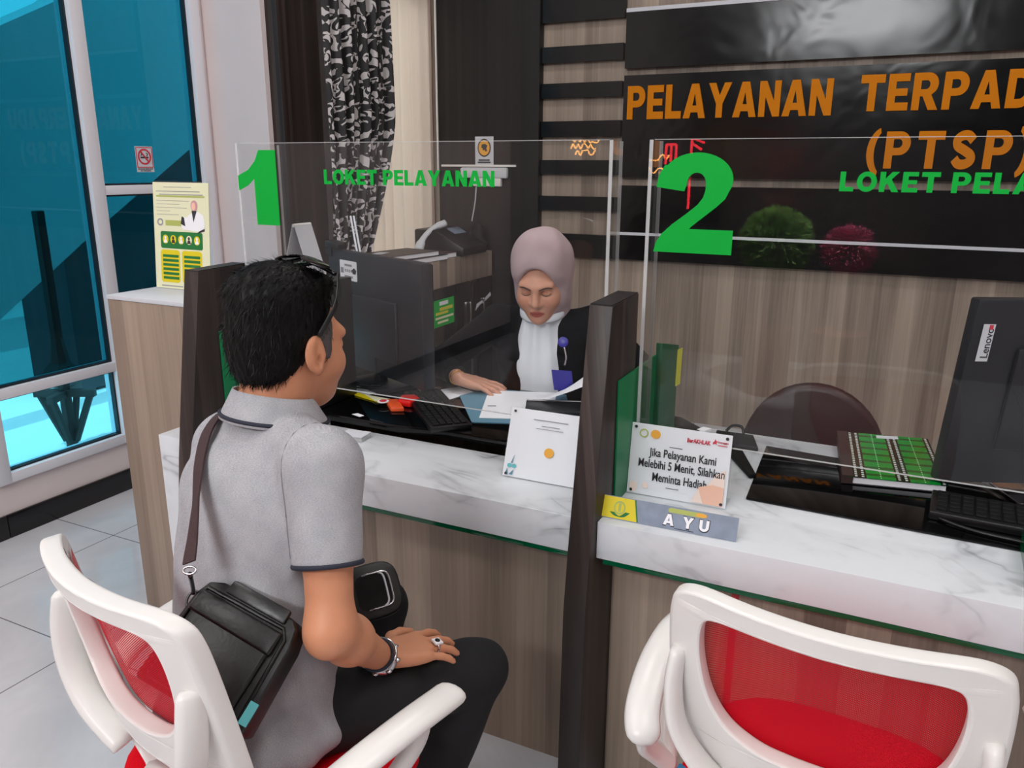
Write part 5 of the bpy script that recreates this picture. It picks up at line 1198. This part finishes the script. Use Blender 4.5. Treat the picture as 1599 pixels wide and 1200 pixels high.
B().tube([bpnt(x,y,hd_+.001) for x, y in [(-.92,-.9),(-.89,.62),(-.80,.80),(.74,.78),(.86,.62),(.90,-.9)]], .0035, 6).build('piping', 'black_leather', t, smooth=True)
B().obox(bpnt(1.0,-.62,hd_+.006), u*.007, v*.017, n*.0012).build('teal_tab', 'teal_tag', t)
rg = bpnt(-1.03,.50,.004)
B().tube(ring3(rg, n, .011, 24, .015), .0022, 6, closed=True).build('side_ring', 'steel_dark', t, smooth=True)
S1 = [V(p) for p in ((-.915,.766,.918),(-.935,.795,.945),(-.975,.845,.985),(-1.025,.905,1.022),(-1.062,.965,1.052),(-1.085,1.035,1.062),(-1.075,1.10,1.03),(-1.03,1.125,.96),(-.98,1.09,.88))]
def ribbon(pts, w_, th, nm, mat, par, nref):
    pts = catmull(pts, 6); b = B(); vs = []
    for i, p in enumerate(pts):
        tg = (pts[min(i+1,len(pts)-1)]-pts[max(i-1,0)]).normalized(); out = V(nref(p)); out = (out-tg*out.dot(tg)).normalized(); s_ = tg.cross(out)
        vs += [p-s_*w_-out*th, p+s_*w_-out*th, p+s_*w_+out*th, p-s_*w_+out*th]
    m = len(pts); fs = [(i*4+j,i*4+(j+1)%4,i*4+4+(j+1)%4,i*4+4+j) for i in range(m-1) for j in range(4)]+[(0,1,2,3),(m*4-4,m*4-3,m*4-2,m*4-1)]
    b.add(vs, fs); return b.build(nm, mat, par, smooth='auto')
ctr = lambda p: (p.x+.96, p.y-1.0, max(p.z-.98,0)*3)
ribbon(S1, .0125, .0015, 'strap', 'strap_brown', t, ctr)
B().tube(ring3(S1[0]+V((.004,-.004,-.010)), n, .010, 20, .006), .0018, 6, closed=True).build('strap_ring', 'chrome', t, smooth=True)
B().tube(catmull([S1[0]+V((.004,-.004,-.016)), rg+V((.002,0,.020)), rg+V((0,0,.012))], 4), .0036, 8).build('clip', 'steel_dark', t, smooth=True)
# ---- the officer behind counter one
wom = thing('person', 'woman in a mauve headscarf, white blouse and black jacket reading papers', 'person', (-1.0,2.47,.46))
WF = np.array((.20,-.98,0.)); WF /= np.linalg.norm(WF); WR = np.array((WF[1],-WF[0],0)); WB = np.array([WR,WF,MZ]); W0 = np.array((-1.065,2.445,0))
def Wp(x, y, z): return W0+WR*x+WF*y+MZ*z
WO = np.array((-1.037,2.330,1.158)); WHR = frame((.22,-.93,-.36)); WS = 1.04
Q_ = SDF(); Lw = head(Q_, WO, WHR, WS, False)
nw = np.array((-1.04,2.395,1.025)); wsR, weR, wwR = np.array((-1.215,2.385,.985)), np.array((-1.40,2.315,.838)), np.array((-1.262,2.185,.824))
wsL, weL, wwL = np.array((-.885,2.445,.995)), np.array((-.70,2.44,.835)), np.array((-.665,2.30,.830))
Q_.chain([Lw(0,-.03,-.07), nw, Wp(0,.02,.9)], [.05,.05,.06], .03); Q_.chain([Wp(0,.02,.9), Wp(0,0,.6)], [.09,.09], .04)
for a, b_, c_ in ((wsR,weR,wwR),(wsL,weL,wwL)): Q_.chain([nw-np.array((0,0,.06)), a, b_, c_], [.04,.038,.033,.0225], .02)
wkn, wn_, wss, wdd = hand(Q_, wwR, (.90,.30,-.26), (0,0,1), (.42,-.90,-.10), 1.06, (.02,.22,.22), 1, 3.2, .003)
hand(Q_, wwL, (-.6,.2,-.25), (0,0,1), (-.3,-.9,0), .92, (.2,.4,.4))
def tintw(v):
    c = np.ones((len(v),3)); q = loc_of(v, WO, WHR, WS)
    lips = (((q[:,0]/.0225)**2+((q[:,2]+.0795)/.0105)**2) < 1)&(q[:,1] > .085); c[lips] *= (.66,.30,.34)
    lid = (((np.abs(q[:,0])-.031)/.017)**2+((q[:,2]+.010)/.008)**2 < 1)&(q[:,1] > .05); c[lid] *= (.93,.86,.84)
    ck = (((np.abs(q[:,0])-.042)/.022)**2+((q[:,2]+.045)/.020)**2 < 1)&(q[:,1] > .03); c[ck] *= (1.0,.93,.92); return c
wbody = Q_.mesh(.0036, 'body', 'skin_woman', wom, tint=tintw, smooth=1)
wo_ = ORG[wbody.name]; wbv = BVHTree.FromPolygons([v_.co+wo_ for v_ in wbody.data.vertices], [tuple(p_.vertices) for p_ in wbody.data.polygons])
def onface(x, z, lift=.0003):
    d_ = V(WHR.T@np.array((0,-1.,0))); h_ = wbv.ray_cast(V(Lw(x,.22,z)), d_); return (h_[0] if h_[0] else V(Lw(x,.09,z)))-d_*lift
for s_ in (-1,1):
    B().tube([onface(s_*x, z) for x, z in ((.012,.0035),(.018,.0055),(.025,.0078),(.032,.0092),(.039,.0090),(.045,.0072),(.050,.0042))], [.0016,.0022,.0025,.0025,.0022,.0018,.0010], 6, flat=(1,1)).build('eyebrow', 'book_brown', wom, smooth=True)
    B().tube([onface(s_*x, z, .0002) for x, z in ((.0165,-.0165),(.021,-.0195),(.027,-.0212),(.033,-.0212),(.039,-.0196),(.0445,-.0160))], .0011, 6).build('eyelashes', 'ink', wom, smooth=True)
HJ = SDF()
def hj(x, y, z, a, b_, c_, k=.02, sub=False): HJ.ell(Lw(x,y,z), np.array((a,b_,c_))*WS, WHR, k, sub)
hj(0,-.015,.035,.093,.112,.108); hj(0,-.055,.01,.092,.090,.105,.03); hj(0,.0,-.055,.080,.085,.085,.03); HJ.cap(Lw(0,-.03,-.05), nw+np.array((0,.01,-.015)), .082, .072, .04)
hj(0,.105,-.027,.0595,.080,.094,.012,True)
def hw_(v):
    q = loc_of(v, WO, WHR, WS); f = np.sin(q[:,0]*60+q[:,2]*40+np.sin(q[:,1]*30)*2)*.0016+np.sin(q[:,2]*75+np.abs(q[:,0])*90)*.0012; n_ = q/np.linalg.norm(q,axis=1)[:,None]; return v+(n_*f[:,None])@WHR
HJ.mesh(.0045, 'headscarf', 'hijab', wom, warp=hw_, smooth=2)
# blouse
BL_ = SDF(); BL_.ell(Wp(0,.035,.86),(.128,.102,.18),WB,.03); BL_.ell(Wp(0,.02,.70),(.125,.11,.14),WB,.04); BL_.cap(Wp(0.01,.055,.955), nw+np.array((.005,-.030,.012)), .072,.060,.03)
def bw(v):
    d = v-W0; x = d@WR; z = v[:,2]; g = np.clip((z-.72)/.2,0,1); f = np.sin(x*150/(1+2.2*np.clip(1.0-z,0,.3)))*.004*g; return v+np.outer(f, WF)
BL_.mesh(.0045, 'blouse', 'blouse', wom, warp=bw, smooth=1)
B().tube([nw+np.array((-.004,-.034,.016))+WR*(.070*math.cos(a))+WF*(.068*math.sin(a))-MZ*(.016*math.sin(a)) for a in [math.pi*i/20*1.3-.47 for i in range(21)]], .008, 8, flat=(.6,2.2)).build('blouse_collar', 'blouse', wom, smooth=True)
JK = SDF(); JK.ell(Wp(0,.015,.86),(.172,.120,.17),WB,.03); JK.ell(Wp(0,0,.68),(.160,.128,.17),WB,.04)
JK.cap(nw-np.array((0,0,.045)), wsR, .055,.055,.03); JK.cap(nw-np.array((0,0,.045)), wsL, .055,.055,.03)
for a, b_, c_ in ((wsR,weR,wwR),(wsL,weL,wwL)):
    e_ = (c_-b_)/np.linalg.norm(c_-b_); q = c_-e_*.03; JK.chain([a,b_],[.058,.050],.02); JK.cap(b_, q+e_*.02, .048,.038,.02,[(e_,q)])
JK.ell(Wp(-.005,.13,.84),(.058,.085,.30),WB,.012,True)
def jw(v):
    return v+np.stack([np.sin(v[:,2]*45+v[:,0]*50)*.0025]*3,1)
JK.mesh(.005, 'jacket', 'jacket', wom, warp=jw, smooth=2)
SK = SDF(); SK.ell(Wp(0,-.01,.55),(.17,.14,.09),WB,.04); SK.cap(Wp(.08,-.02,.54),Wp(.08,.10,.53),.08,.07,.04); SK.cap(Wp(-.08,-.02,.54),Wp(-.08,.10,.53),.08,.07,.04); SK.chain([Wp(.08,.12,.53),Wp(.08,.10,.08)],[.065,.05],.02); SK.chain([Wp(-.08,.12,.53),Wp(-.08,.10,.08)],[.065,.05],.02)
SK.mesh(.008, 'trousers', 'trousers', wom, cut=[((0,0,-1),(0,0,.002))])
wd2 = (wwR-weR)/np.linalg.norm(wwR-weR)
B().tube(ring3(wwR-wd2*.008, wd2, .0255, 30, .0235), .0025, 8, closed=True).build('bracelet', 'gold', wom, smooth=True)
B().tube(ring3(wkn[2]+wdd*.016-wn_*.004, wdd, .0088, 20), .0018, 6, closed=True).build('finger_ring', 'gold', wom, smooth=True)
bd = np.array((-.940,2.290,.957)); bn = (WF*.94+MZ*.3)
fx = (V(WR),V(bn).cross(V(WR)),V(bn))
B().lathe([(.0165,0),(.0165,.005),(.012,.007)], bd, 20, 0, fx).build('badge_reel', 'navy_badge', wom, smooth='auto')
B().tube(catmull([bd+np.array((.006,-.006,-.014)), bd+np.array((.016,-.012,-.045)), bd+np.array((.014,-.018,-.070))], 5), .003, 8).build('badge_clip', 'chrome', wom, smooth=True)
B().obox(V(bd)+V((.012,-.026,-.118)), V(WR)*.032, V((0,-.012,.036)), V(WF)*.0015).build('badge_card', 'navy_badge', wom)
t = thing('stool', 'black padded stool under the officer', 'stool', (-.98,2.55,0))
B().lathe([(.19,.42),(.20,.44),(.19,.465)], (-.99,2.50,0), 28).build('seat', 'black_leather', t, smooth='auto')
B().lathe([(.03,.02),(.03,.418)], (-.99,2.50,0), 14).build('column', 'chrome', t); B().lathe([(.22,.001),(.21,.018)], (-.99,2.50,0), 28).build('base', 'black_plastic', t)
